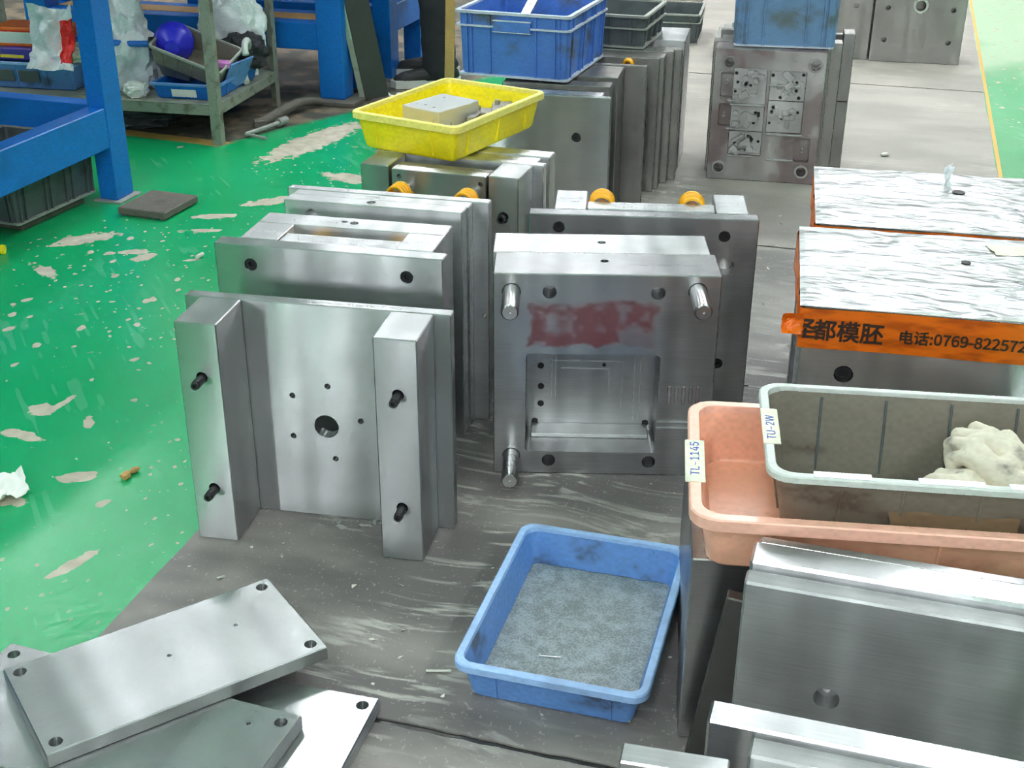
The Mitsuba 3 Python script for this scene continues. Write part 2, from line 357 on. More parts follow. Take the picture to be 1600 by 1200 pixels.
scene['ceiling_paint'] = two({'type': 'diffuse', 'reflectance': {'type': 'rgb', 'value': [0.82, 0.84, 0.86]}})
def sand_col(p, n, uv):
    a = fbm(p.x * 60, p.y * 60, 0.0, 4); b = noise(p.x * 420, p.y * 420)
    return mix(mi.Color3f(*srgb(124, 130, 132)), mi.Color3f(*srgb(160, 168, 174)), smoothstep(0.25, 0.8, a * 0.6 + b * 0.4))
scene['shavings'] = two({'type': 'principled', 'base_color': proc(sand_col), 'roughness': 0.65, 'specular': 0.5})
plain('orange_line', srgb(214, 160, 84), 0.6)
scene['lamp_light_bsdf'] = {'type': 'diffuse', 'reflectance': {'type': 'rgb', 'value': [0.8, 0.8, 0.8]}}

# ------------------------------------------------------------------ the hall
def lane(u, v): return u * cl - v * sl, u * sl + v * cl
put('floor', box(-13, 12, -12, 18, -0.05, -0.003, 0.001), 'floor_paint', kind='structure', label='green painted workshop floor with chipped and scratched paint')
FL = F(0, 0, LANE)
def sheet(v0, v1, seed):
    # sheet edges are slightly ragged, as cut by hand
    n = 60; us = np.linspace(-1.14, 0.415, n)
    r = np.random.default_rng(seed)
    a = np.stack([us, v0 + 0.004 + 0.0035 * r.random(n)], 1); b = np.stack([us, v1 - 0.004 - 0.0035 * r.random(n)], 1)
    vs = np.linspace(v0, v1, 50)[1:-1]
    wob = lambda k: 0.006 * (meshkit.noise(np.stack([vs * 6, 0 * vs + k, 0 * vs], -1), seed) - .5) + 0.002 * r.random(len(vs))
    right = np.stack([0.415 + wob(1), vs], 1); left = np.stack([-1.14 + wob(2), vs], 1)[::-1]
    return m3.CrossSection([np.vstack([a, right, b[::-1], left])]).extrude(0.003).translate([0, 0, -0.003])
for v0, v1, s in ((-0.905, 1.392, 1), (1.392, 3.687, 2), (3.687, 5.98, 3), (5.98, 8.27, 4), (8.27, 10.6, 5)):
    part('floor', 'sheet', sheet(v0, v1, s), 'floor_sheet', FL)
part('floor', 'painted_line', box(0.420, 0.434, 2.9, 9.0, -0.003, -0.0022, 0.0002), 'orange_line', FL)
put('wall_back', box(-13, 12, 18, 18.1, -0.05, 5.0), 'wall_paint', kind='structure')
put('wall_front', box(-13, 12, -12.1, -12, -0.05, 5.0), 'wall_paint', kind='structure')
put('wall_left', box(-13.1, -13, -12, 18, -0.05, 5.0), 'wall_paint', kind='structure')
put('wall_right', box(12, 12.1, -12, 18, -0.05, 5.0), 'wall_paint', kind='structure')
put('ceiling', box(-13, 12, -12, 18, 5.0, 5.1), 'ceiling_paint', kind='structure')
for k, x in enumerate((-9.4, -8.5, -7.75, -6.65, 0.9)):  # unseen glowing panels, framed like windows, added to streak the steel fronts
    w_ = put(f'added_panel_{k + 1}', box(x - .15, x + .15, -11.99, -11.98, 1.1, 3.7, .001), 'lamp_light_bsdf', kind='structure', label='tall glowing panel added in the rear wall to streak the steel', emitter={'type': 'area', 'radiance': {'type': 'rgb', 'value': [PANEL_GLOW * .95, PANEL_GLOW, PANEL_GLOW * 1.05]}})
    for a_, b_, c_2, e_ in ((x - .21, x - .1505, 1.04, 3.76), (x + .1505, x + .21, 1.04, 3.76), (x - .15, x + .15, 1.04, 1.0995), (x - .15, x + .15, 3.7005, 3.76)): part(w_, 'frame', box(a_, b_, -11.9995, -11.95, c_2, e_, .003), 'white_matte')
for u, v0, v1, lab, *hw in ((-5.5, -6, 13, 'over the benches, farthest left'), (-2.3, 3.2, 13.5, 'over the left edge of the aisle'), (2.6, -9, 4.0, 'to the right of the aisle'), (-0.2, -9, -0.6, 'added behind the viewer as front fill', 0.14), (-0.35, 6.0, 14.0, 'added over the far middle to brighten tops'), (0.75, 4.6, 14.0, 'added over the far right to brighten tops')):  # behind-viewer and far-end rows are added, for fill and bright top faces
    t = thing('line_lamp', 'long white tube light under the ceiling, ' + lab, 'lamp')
    x, y = lane(u, 0); fr = F(x, y, LANE, 3.75)
    part(t, 'trunking', box(-0.03, 0.03, v0, v1, 0.0205, 0.06, 0.004), 'white_matte', fr)
    for q in np.arange(v0 + .5, v1, 2.5): part(t, 'suspension_rod', cyl((0, q, .06), 'z', .004, 1.19, 8), 'grey_iron', fr)
    part(t, 'diffuser', box(-(hw or [.08])[0], (hw or [.08])[0], v0 + .01, v1 - .01, 0.0, 0.02, 0.003), 'lamp_light_bsdf', fr, emitter={'type': 'area', 'radiance': {'type': 'rgb', 'value': [LAMP * 0.97, LAMP, LAMP * 1.03]}})

# ------------------------------------------------------------------ shared small parts
def screw(parent, fr, x, z, y=0.0, r=0.009, L=0.012, name='socket_screw', mat='black_oxide'):
    """Black socket screw head whose face looks along -y at local y."""
    m = cyl((x, y, z), 'y', r, L, 28) - hexa((x, y - .001, z), 'y', r * .55, L * .6)
    return part(parent, name, m, mat, fr)

def coil(x, z, y0, y1, R=0.019, wire=0.0042, pitch=0.0105, seg=8):
    n = max(2, int((y1 - y0) / pitch)); t = np.linspace(0, n * 2 * np.pi, n * 22)
    return tube(np.stack([x + R * np.cos(t), np.linspace(y0, y1, len(t)), z + R * np.sin(t)], 1), wire, seg)

def dots(x0, x1, y, z, n, seed, h=0.006):
    """A row of stamped punch marks (shallow pits) on a top face."""
    r = np.random.default_rng(seed)
    return union([cyl((x, y + r.uniform(-h, h) / 2, z + .001), 'z', r.uniform(.0011, .0018), -.0022, 8) for x in np.linspace(x0, x1, n)])

# ------------------------------------------------------------------ mould half with two spacer blocks, front left
t = thing('mold_half', 'ground steel plate with two tall spacer blocks and a round bore, nearest on the left', 'mold base')
A = F(-.584, 2.012, -.184)
pl = box(-.031, .463, .117, .143, 0, .44, .002)
pl = cut(pl, cyl((.222, .11, .196), 'y', .0235, .05, 48), *[cyl((x, .11, z), 'y', .0058, .05, 20) for x, z in ((.229, .280), (.160, .255), (.156, .170), (.289, .214), (.236, .129))],
         dots(.20, .37, .129, .44, 26, 1))
part(t, 'clamp_plate', pl, 'steel', A)
for x0 in (0, .355):
    sp = cut(box(x0, x0 + .077, 0, .1165, 0, .44, .002), *[cyl((x0 + .041, -.01, z), 'y', .0105, .14, 28) for z in (.111, .336)])
    b = part(t, 'spacer_block', sp, 'steel', A)
    for z in (.111, .336):
        x = x0 + .041
        s = union([cyl((x, -.028, z - .002), 'y', .0082, .10, 24), cyl((x, -.033, z - .002), 'y', .0072, .006, 24)]) - hexa((x, -.034, z - .002), 'y', .0040, .006)
        part(b, 'screw', s, 'black_oxide', A)

# ------------------------------------------------------------------ mould behind it, ejector slot with springs in its top
t = thing('steel_mold', 'steel mould with a slot on top showing yellow springs, behind the spacer-block half', 'mold base')
B = F(-.565, 2.273, -.203, 0)
hB = .49
fp = cut(box(0, .446, 0, .037, 0, hB, .002), *[cyl((x, -.01, .4505), 'y', .0125, .024, 32) for x in (.071, .377)], *[cyl((x, -.01, .05), 'y', .0125, .024, 32) for x in (.071, .377)])
part(t, 'clamp_plate', fp, 'steel', B, swap=False)
for x in (.071, .377):
    for z in (.4505, .05): screw(t, B, x, z, .002, .0112)
bx0, bx1 = .037, .417
for x0, x1 in ((bx0, .112), (.345, bx1)):
    part(t, 'spacer_block', cut(box(x0, x1, .0375, .130, 0, hB, .0015), dots(x0 + .012, x1 - .012, .07, hB, 7, int(x0 * 900)), dots(x0 + .012, x1 - .012, .085, hB, 6, int(x0 * 700))), 'steel_bright', B)
part(t, 'ejector_plate', cut(box(.114, .343, .0385, .064, .02, hB - .002, .0012), dots(.15, .30, .051, hB - .002, 22, 5)), 'steel_bright', B)
part(t, 'retainer_plate', cut(box(.114, .343, .0645, .088, .02, hB - .003, .0012), dots(.14, .31, .076, hB - .003, 20, 6)), 'steel_bright', B)
part(t, 'back_plate', cut(box(bx0, bx1, .1305, .190, 0, hB, .0015), cyl((.204, .166, hB + .001), 'z', .006, -.03, 20), cyl((.225, .162, hB + .001), 'z', .0085, -.03, 24), dots(.10, .19, .158, hB, 18, 8)), 'steel_bright', B)
for x in (.155, .318):
    for z in (hB - .045, .06):
        part(t, 'spring', coil(x, z, .088, .1305, .0195, .0036, .0112), 'spring_yellow', B, smooth=40)
        part(t, 'return_pin', cyl((x, .088, z), 'y', .010, .0425, 24), 'bushing', B, smooth=40)

# ------------------------------------------------------------------ third mould of the left row
t = thing('steel_mold', 'narrow steel mould with a wider back plate, third in the left row', 'mold base')
C = F(-.47, 2.506, -.225)
part(t, 'cavity_plate', cut(box(0, .378, 0, .040, 0, .50, .002), cyl((.181, .022, .501), 'z', .009, -.03, 24), cyl((.06, -.01, .47), 'y', .014, .03, 28)), 'steel_bright', C)
part(t, 'core_plate', cut(box(.002, .381, .0405, .074, 0, .499, .002), dots(.1, .2, .058, .499, 16, 12)), 'steel_bright', C)
part(t, 'clamp_plate', cut(box(-.022, .415, .0745, .100, 0, .50, .002), dots(.08, .22, .088, .50, 18, 11), cyl((.405, .07, .25), 'y', .006, .04, 16)), 'steel_bright', C)

# ------------------------------------------------------------------ spring-loaded half under the yellow tray
t = thing('mold_half', 'steel mould half with two yellow die springs on its front, carrying the yellow tray', 'mold base')
D = F(-.345, 2.795, -.30)
hD = .492
for x0, x1 in ((0, .068), (.305, .375)):
    sp = cut(box(x0, x1, .0 if x0 == 0 else -.005, .105, 0, hD, .002), cyl(((x0 + x1) / 2, -.02, .40), 'y', .013, .03, 28), dots(x0 + .01, x1 - .01, .07, hD, 6, 22))
    b = part(t, 'spacer_block', sp, 'steel', D)
    screw(b, D, (x0 + x1) / 2, .40, -.022, .009, .05, 'screw')
ep = cut(box(.080, .302, -.012, .020, .03, hD - .001, .0015), *[cyl((x, -.02, hD - .018), 'y', .0055, .03, 20) for x in (.098, .290)])
part(t, 'ejector_plate', ep, 'steel', D)
part(t, 'retainer_plate', box(.080, .302, .0205, .048, .03, hD - .002, .0015), 'steel_dull', D)
part(t, 'clamp_plate', box(-.012, .400, .1055, .132, 0, hD, .002), 'steel_bright', D)
part(t, 'support_plate', box(.004, .372, .1325, .185, 0, hD - .006, .002), 'steel_bright', D)
part(t, 'top_plate', box(-.008, .392, .1855, .235, 0, hD - .003, .002), 'steel_bright', D)
for x in (.120, .276):
    for z in (hD - .040, .08):
        part(t, 'spring', coil(x, z, -.090, -.045, .0215, .0036, .0112), 'spring_yellow', D, smooth=40)
        part(t, 'return_pin', union([cyl((x, -.085, z), 'y', .0095, .075, 24), cyl((x, -.03, z), 'y', .013, .018, 24)]), 'bushing', D, smooth=40)

# ------------------------------------------------------------------ mould half with pocket, pins and red stain
t = thing('mold_half', 'steel mould half with three guide pins, a square pocket and smeared red dye', 'mold base')
E_ = F(-.037, 2.259, -.028)
hE = .436
ring = lambda x0, x1, z0, z1, r: m3.CrossSection([[(x0 + r, z0 + r), (x1 - r, z0 + r), (x1 - r, z1 - r), (x0 + r, z1 - r)]]).offset(r, m3.JoinType.Round, 2.0, 48)
def pocket(x0, x1, z0, z1, y0, y1, r=.012):
    """A round-cornered pocket in an x-z face, from local y0 to y1."""
    return ring(x0, x1, z0, z1, r).extrude(y1 - y0).rotate([90, 0, 0]).translate([0, y1, 0])
fp = box(0, .434, 0, .118, 0, hE, .002)
fp = cut(fp, pocket(.064, .327, .051, .269, -.01, .109, .009), *[cyl((x, -.01, z), 'y', .0135, .06, 32) for x, z in ((.108, .399), (.315, .400), (.112, .031), (.315, .031))],
         *[cyl((x, .10, z), 'y', .0068, .03, 20) for x, z in ((.093, .192), (.094, .145), (.094, .105), (.082, .060), (.313, .062))], cyl((.223, .10, .196), 'y', .004, .03, 16),
         box(.320, .46, -.01, .006, .108, .212, .0005), box(.320, .46, .003, .012, .118, .150, .0005), cyl((.214, .073, hE + .001), 'z', .008, -.03, 24),
         cyl((.082, .109, .044), 'z', .005, -.012, 16), *[cyl((x, -.01, z), 'y', .018, .12, 36) for x, z in ((.035, .398), (.390, .404), (.036, .040))], dots(.26, .40, .055, hE, 20, 30))
part(t, 'cavity_plate', fp, 'steel_red', E_)
for x, z, r_ in ((.093, .192, .0066), (.094, .145, .0066), (.094, .105, .0066), (.223, .196, .0038), (.313, .064, .0066), (.082, .064, .0066)): part(t, 'bore', cyl((x, .1075, z), 'y', r_, .003, 20), 'hole_shade', E_)  # flat dark discs paint the shade down the pocket holes
# milled outline on the pocket floor
gr = []
for k, (x0, x1, z0, z1) in enumerate(((.118, .262, .10, .205), (.135, .235, .13, .188), (.285, .287, .07, .235), (.297, .299, .07, .235), (.115, .117, .12, .22), (.123, .125, .12, .22))):
    if x1 - x0 > .01:
        gr += [box(x0, x1, .1078, .1092, z1 - .0015, z1, .0002), box(x1 - .0015, x1, .1078, .1092, z0, z1, .0002)]
    else: gr.append(box(x0, x1, .1078, .1092, z0, z1, .0002))
part(t, 'milled_outline', union(gr), 'steel_bright', E_)
part(t, 'pocket_step', box(.075, .316, .060, .1085, .0515, .060, .001), 'steel_bright', E_)
part(t, 'support_plate', cut(box(-.006, .425, .1185, .232, 0, hE - .001, .002), cyl((.212, .182, hE + .001), 'z', .0085, -.03, 24)), 'steel_bright', E_)
for x, z in ((.035, .398), (.390, .404), (.036, .040)):
    L = .104
    pin = union([cyl((x, -L + .006, z), 'y', .0168, L + .05, 40), cyl((x, -L, z), 'y', .0135, .006, 40, .0168)]) - cyl((x, -L - .001, z), 'y', .0025, .006, 12)
    if z < .1:
        for k in range(3): pin = pin - (cyl((x, -.028 - .022 * k, z), 'y', .02, .003, 40) - cyl((x, -.04 - .022 * k, z), 'y', .0155, .02, 40))
    part(t, 'guide_pin', pin, 'bushing', E_, smooth=40)
part(t, 'side_insert', union([box(.330, .428, .0065, .011, .155, .205, .001), box(.330, .428, .0065, .009, .110, .117, .001)] + [box(.345 + .014 * k, .352 + .014 * k, .004, .008, .160 + .004 * (k % 2), .200, .001) for k in range(5)]), 'steel_pinkish', E_)

# ------------------------------------------------------------------ half with two springs behind it
t = thing('mold_half', 'steel clamp plate with two yellow springs behind it, just behind the dye-smeared half', 'mold base')
G = F(.034, 2.603, -.08)
fp = cut(box(0, .489, 0, .036, 0, .44, .002), *[cyl((x, -.01, z), 'y', .0125, .026, 32) for x, z in ((.065, .411), (.418, .401), (.065, .10), (.424, .103))],
         *[cyl((x, -.01, z), 'y', .019, .06, 36) for x, z in ((.425, .333), (.062, .333))], dots(.09, .38, .022, .44, 34, 40))
part(t, 'clamp_plate', fp, 'steel_low', G)
for x, z in ((.065, .411), (.418, .401), (.065, .10), (.424, .103)): screw(t, G, x, z, .004, .0112)
for x0, x1 in ((.052, .122), (.400, .470)):
    part(t, 'spacer_block', cut(box(x0, x1, .0365, .170, 0, .44, .002), dots(x0 + .012, x1 - .012, .11, .44, 8, int(x0 * 500)), dots(x0 + .012, x1 - .02, .09, .44, 7, int(x0 * 300))), 'steel_bright', G)
part(t, 'ejector_plate', cut(box(.118 + .006, .398, .037, .062, .02, .443, .0015), dots(.15, .37, .05, .443, 26, 44)), 'steel_bright', G)
part(t, 'retainer_plate', cut(box(.124, .398, .0625, .088, .02, .442, .0015), dots(.17, .35, .075, .442, 22, 46)), 'steel_bright', G)
for x in (.155, .353):
    for z in (.428, .07):
        part(t, 'spring', coil(x, z, .0885, .150, .0245, .0040, .0125), 'spring_yellow', G, smooth=40)
        part(t, 'return_pin', cyl((x, .088, z), 'y', .012, .095, 24), 'bushing', G, smooth=40)

# ------------------------------------------------------------------ two moulds under the big blue crate
t = thing('steel_mold', 'steel mould with one black socket screw in its front plate, under the big blue crate', 'mold base')
K1 = F(.085 - .16, 3.63 + .032, -.2)
part(t, 'clamp_plate', cut(box(0, .358, 0, .026, 0, .45, .002), cyl((.262, -.01, .332), 'y', .0135, .03, 32)), 'steel', K1)
screw(t, K1, .262, .332, .002, .0118)
part(t, 'cavity_plate', box(.01, .330, .0265, .078, 0, .448, .002), 'steel_bright', K1)
part(t, 'core_plate', box(.02, .27, .0785, .16, 0, .43, .002), 'steel_dark', K1)
part(t, 'support_plate', box(.01, .335, .1605, .225, 0, .445, .002), 'steel_dull', K1)
t = thing('steel_mold', 'dull grey steel mould behind the big blue crate, a small hole low on its side', 'mold base')
K2 = F(.005, 3.93, -.205)
part(t, 'spacer_block', cut(box(.02, .318, 0, .165, 0, .447, .002), cyl((.30, -.01, .255), 'y', .005, .02, 16), cyl((.30, -.01, .10), 'y', .006, .02, 16)), 'steel_dull', K2)
part(t, 'clamp_plate', box(0, .388, .1655, .190, 0, .45, .002), 'steel_dull', K2)
t = thing('steel_mold', 'tall dull steel mould with three screw holes down its edge, by the big blue crate', 'mold base')
K3 = F(.10, 4.225, -.2)
part(t, 'clamp_plate', cut(box(.0, .378, 0, .03, 0, .446, .002), *[cyl((.336, -.01, z), 'y', .0105, .028, 28) for z in (.348, .228, .106)]), 'steel_dull', K3)
for z in (.348, .228, .106): screw(t, K3, .336, z, .006, .0085, mat='bushing')
part(t, 'cavity_plate', box(.02, .392, .0305, .105, 0, .444, .002), 'steel_dull', K3)
part(t, 'core_plate', box(.02, .415, .1055, .150, 0, .448, .002), 'steel_dull', K3)
part(t, 'back_plate', box(.01, .440, .1505, .185, 0, .448, .002), 'steel_dull', K3)
part(t, 'return_spring', coil(.28, .43, -.04, -.002, .013, .004, .008), 'spring_yellow', K3, smooth=40)
t = thing('steel_block', 'plain steel block with a bright top, behind the mould with three screw holes', 'steel block')
part(t, 'body', box(.0, .40, .0, .24, 0, .45, .002), 'steel_bright', F(.195, 4.50, -.2))

# ------------------------------------------------------------------ core half with inserts
t = thing('mold_half', 'steel mould half with four guide bushes and machined core inserts, under the pale blue crate', 'mold base')
J = F(.675, 4.314, -.205)
holesJ = ((.050, .404), (.333, .405), (.040, .043), (.321, .043))
colL, colR = (.066, .180, .088, .388), (.188, .308, .172, .384)
fp = cut(box(0, .368, 0, .10, 0, .45, .002), *[cyl((x, -.01, z), 'y', .0235, .08, 36) for x, z in holesJ], pocket(*colL, -.01, .022, .006), pocket(*colR, -.01, .022, .006),
         pocket(.194, .286, .082, .165, -.01, .004, .004), pocket(.026, .074, .285, .372, -.01, .03, .008), pocket(.026, .074, .186, .265, -.01, .03, .008), pocket(.290, .342, .076, .160, -.01, .03, .008))
part(t, 'core_plate', fp, 'steel_pinkish', J)
for x, z in holesJ:
    part(t, 'guide_bush', cyl((x, -.003, z), 'y', .0232, .06, 36) - cyl((x, -.02, z), 'y', .0165, .09, 36), 'bushing', J, smooth=40)
r5 = np.random.default_rng(55)
for k, (x0, x1, z0, z1) in enumerate(((.067, .179, .265, .387), (.067, .179, .172, .262), (.067, .179, .089, .170), (.189, .307, .282, .383), (.189, .307, .173, .280))):
    ms, bores = [box(x0, x1, .008, .022, z0, z1, .001)], []
    for q in range(11):
        cx, cz = r5.uniform(x0 + .014, x1 - .014), r5.uniform(z0 + .012, z1 - .012); w, h = r5.uniform(.006, .022), r5.uniform(.003, .012); d = r5.uniform(-.010, .004)
        if q % 3 == 2: ms.append(cyl((cx, d, cz), 'y', r5.uniform(.004, .011), .02, 20))
        else: ms.append(box(max(x0, cx - w), min(x1, cx + w), d, .02, max(z0, cz - h), min(z1, cz + h), .001).translate([-cx, 0, -cz]).rotate([0, float(r5.choice([0, 0, 0, 40, -35])), 0]).translate([cx, 0, cz]))
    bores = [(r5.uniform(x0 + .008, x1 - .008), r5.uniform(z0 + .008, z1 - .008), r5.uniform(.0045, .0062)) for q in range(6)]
    if k == 1: ms.append(cyl((.120, -.004, .218), 'y', .022, .02, 32)); bores = [b_ for b_ in bores if math.hypot(b_[0] - .12, b_[1] - .218) > .03]
    pk = [box(x0 + a_, x0 + a_ + b_, -.02, .016, z0 + c_2, z0 + c_2 + e_, .001) for a_, b_, c_2, e_ in ((r5.uniform(.01, .07), r5.uniform(.015, .035), r5.uniform(.008, .05), r5.uniform(.012, .025)),)] if k != 1 else []
    ins = cut(union(ms), *pk, *[cyl((x, -.02, z), 'y', r_, .04, 16) for x, z, r_ in bores]) ^ box(x0, x1, -.012, .03, z0, z1, .0005)
    ins_key = part(t, 'core_insert', ins, 'insert_steel', J)
    for x, z, r_ in bores: part(ins_key, 'bore', cyl((x, .0125, z), 'y', r_, .003, 16), 'hole_shade', J)  # dark backing discs stand in for shade inside the insert holes
for x0, x1, z in ((.062, .182, .2635), (.055, .085, .180), (.188, .312, .168), (.066, .150, .087), (.196, .290, .080), (.186, .290, .3345), (.052, .080, .276)):
    part(t, 'ledge', box(x0, x1, -.006, .004, z - .003, z + .003, .001), 'insert_bright', J)
for x, z in ((.046, .335), (.044, .222), (.318, .112)):
    part(t, 'slide_pin', cyl((x, .0, z), 'y', .0045, .03, 14), 'bushing', J, smooth=40)
part(t, 'cavity_plate', box(-.012, .380, .1005, .165, 0, .452, .002), 'steel_dull', J)
part(t, 'support_plate', box(.01, .420, .1655, .235, .0, .45, .002), 'steel_dull', J)
for z0, z1 in ((0, .235), (.237, .47)): part(t, 'spacer_block', box(.422, .462, .2355, .33, z0, z1, .002), 'steel_dull', J)
part(t, 'clamp_plate', box(.0, .43, .3305, .36, .0, .45, .002), 'steel_dull', J)

# ------------------------------------------------------------------ far moulds
t = thing('steel_plate', 'large dull steel plate with corner holes and a centre bore, at the far aisle end', 'mold base')
L_ = F(1.73, 6.27, -.215)
m = cut(box(0, .422, 0, .16, 0, .38, .002), *[cyl((x, -.01, z), 'y', .0115, .05, 24) for x, z in ((.062, .255), (.362, .254), (.061, .104), (.359, .102))], cyl((.212, -.01, .268), 'y', .036, .02, 40), cyl((.212, .0, .268), 'y', .024, .06, 40))
part(t, 'plate', m, 'steel_dull', L_)
part(t, 'locating_ring', cyl((.212, .004, .268), 'y', .0352, .008, 40) - cyl((.212, -.01, .268), 'y', .024, .05, 40), 'bushing', L_, smooth=40)
t = thing('steel_plate', 'dull steel plate seen in part between the pale blue crate and the large bored plate', 'mold base')
m = cut(box(-.43, -.007, .02, .16, 0, .38, .002), *[cyl((x, -.01, z), 'y', .0115, .05, 24) for x, z in ((-.085, .255), (-.37, .255), (-.085, .104), (-.37, .104))])
part(t, 'plate', m, 'steel_dull', L_)

# ------------------------------------------------------------------ film-wrapped moulds on the right
def cjk_text(text, height, depth, wide=1.0):
    from PIL import Image, ImageDraw, ImageFont
    from shapely import affinity, box as sbox, union_all
    try: font = ImageFont.truetype(glob.glob('/opt/blender-*/*/datafiles/fonts/Noto Sans CJK Regular.woff2')[0], 96)
    except Exception: return meshkit.text_mesh(text, height, depth, True)
    x0, y0, x1, y1 = font.getbbox(text, anchor='ls', stroke_width=2)
    im = Image.new('L', (x1 - x0 + 8, y1 - y0 + 8)); ImageDraw.Draw(im).text((4 - x0, 4 - y0), text, 255, font, anchor='ls', stroke_width=2)
    on = np.pad(np.asarray(im) > 127, ((0, 0), (1, 1))).astype(np.int8)
    rows, st = np.nonzero(np.diff(on, axis=1) == 1); en = np.nonzero(np.diff(on, axis=1) == -1)[1]
    sh = union_all(sbox(st, -rows - 1, en, -rows)).buffer(0.6).buffer(-0.6).simplify(0.7); s = height / 76.0
    sh = affinity.affine_transform(sh, [s * wide, 0, 0, s, -4 * s * wide, (4 - y0) * s])
    return trimesh.util.concatenate([trimesh.creation.extrude_polygon(g, depth, engine='earcut') for g in getattr(sh, 'geoms', [sh])])

def wrapped(label, fr, w, d, h, steps, film_seed, tape_z):
    t = thing('wrapped_mold', label, 'wrapped mold base')
    y = 0
    for k, (dy, over) in enumerate(steps):
        m = box(over, w - over, y, y + dy - .0005, 0, h - (0.004 if over else 0), .002)
        if k == 0: m = cut(m, cyl((.082, -.01, .313), 'y', .017, .03, 32), cyl((.42, -.01, .313), 'y', .017, .03, 32), cyl((.30, -.01, .10), 'y', .017, .03, 32))
        part(t, ('clamp_plate', 'cavity_plate', 'core_plate', 'back_plate')[k % 4], m, 'steel', fr); y += dy
    screw(t, fr, .082, .313, .002, .015)
    def hf(x, yy):
        n = meshkit.fbm(np.stack([x * 16 + film_seed, yy * 34, 0 * x], -1), 3, film_seed)
        e = np.minimum(np.minimum(x, w + .016 - x), np.minimum(yy, d + .006 - yy))
        return h + .0022 + .006 * np.clip(n - .42, 0, 1) + .002 * np.clip(e / .01, 0, 1)
    v, f = bumpy(w + .016, d + .006, 120, 90, hf, h + .0008)
    f2 = F(0, 0); f2[:3, 3] = (-.008, -.003, 0)
    part(t, 'stretch_film', (v, f), 'stretch_film', fr @ f2)
    # film sagging round the left end
    yy, zz = np.meshgrid(np.linspace(-.003, d, 60), np.linspace(h - .10, h + .003, 24), indexing='ij')
    n = meshkit.fbm(np.stack([yy * 22, zz * 22, 0 * yy + film_seed], -1), 3, film_seed + 3)
    xx = -.003 - .014 * n * np.clip((h + .003 - zz) / .02, 0, 1)
    P = np.stack([xx, yy, zz], -1).reshape(-1, 3); q = []
    for i in range(59):
        for j in range(23): a = i * 24 + j; q += [(a, a + 24, a + 25), (a, a + 25, a + 1)]
    P2 = P + [.0008, 0, 0]; q = np.array(q)
    sides = np.vstack([q[:, ::-1], q + len(P)])
    keep = (P[:, 2] > tape_z[1] - .004)
    part(t, 'film_end', (np.vstack([P, P2]), np.vstack([f_ for f_ in [sides[np.all(np.concatenate([keep, keep])[sides], 1)]]])), 'stretch_film', fr, smooth=50)
    # orange printed tape round the block
    n1, n2 = 90, 12
    path = [(-.0045 - .008 * (meshkit.noise(np.array([[y_ * 30, film_seed, 0]]))[0]), y_) for y_ in np.linspace(d - .01, .0, 45)] + [(x_, -.0025 - .0012 * meshkit.noise(np.array([[x_ * 16, film_seed, 2.]]))[0]) for x_ in np.linspace(.004, w, 60)]
    path = np.array(path); zt = np.linspace(tape_z[0], tape_z[1], n2)
    wz = lambda x_, k: .004 * (meshkit.noise(np.array([[x_ * 7, k, film_seed]]))[0] - .5)
    P = np.array([[(px, py, z + wz(px + py, 1)) for z in zt] for px, py in path]); nn = len(path); P = P.reshape(-1, 3); q = []
    for i in range(nn - 1):
        for j in range(n2 - 1): a = i * n2 + j; q += [(a, a + n2, a + n2 + 1), (a, a + n2 + 1, a + 1)]
    q = np.array(q); inner = P.copy(); inner[:, 0] += np.where(P[:, 1] > .004, .0006, 0); inner[:, 1] += np.where(P[:, 1] <= .004, .0006, 0)
    tp = part(t, 'printed_tape', (np.vstack([P, inner]), np.vstack([q, q[:, ::-1] + len(P)])), 'orange_tape', fr, smooth=40)
    return t, tp
N = F(.52, 2.094, -.195)
tN, tape = wrapped('film-wrapped steel mould with an orange printed tape round it, behind the pink tray', N, .62, .43, .44, ((.16, 0), (.11, .012), (.10, .012), (.058, 0)), 21, (.362, .4385))
def tape_text(s, x, z, hgt, wide, clip=None):
    m = cjk_text(s, hgt, .0006, wide); v, f = np.array(m.vertices), np.array(m.faces)
    v = np.stack([v[:, 0] + x, -.0045 - v[:, 2], v[:, 1] + z], 1)
    if clip is not None: v[:, 0] = np.maximum(v[:, 0], clip)
    part(tape, 'lettering', (v, f), 'ink_dark', N)
tape_text('圣', -.0150, .384, .033, .95, .0015)
tape_text('都模胚', .0185, .383, .033, .98)
tape_text('电话:0769-822572', .166, .387, .0215, .98)
# torn flap of tape and film at the left corner
v, f = crumple(.036, .036, 12, .016, 3, .04)
part(tN, 'tape_flap', (v, f), 'orange_tape', N @ F(-.022, .004, .0, .404, 1.25, .2), smooth=40)
Mf = F(.642, 2.541, -.2)
tM, tape2 = wrapped('film-wrapped steel mould with torn clear film on top, behind the one with printed tape', Mf, .62, .42, .44, ((.14, 0), (.14, .012), (.136, 0)), 33, (.36, .4385))
v, f = crumple(.028, .06, 14, .022, 9, .04)
part(tM, 'torn_film', (v, f), 'white_bag', Mf @ F(.275, .30, .2, .462, 0.9, .9), smooth=40)
part(tM, 'hole_disc', cyl((.307, .269, .4465), 'z', .014, .001, 20), 'hole_shade', Mf)  # flat black disc painted in place of a shaded hole
part(tN, 'hole_disc', cyl((.305, .269, .4465), 'z', .009, .001, 20), 'hole_shade', N)  # another black disc standing in for the shade of a hole
v, f = crumple(.10, .06, 14, .010, 12)
part(tN, 'paper_scrap', (v, f), 'paper_tape', N @ F(.41, .36, .2, .446), smooth=40)

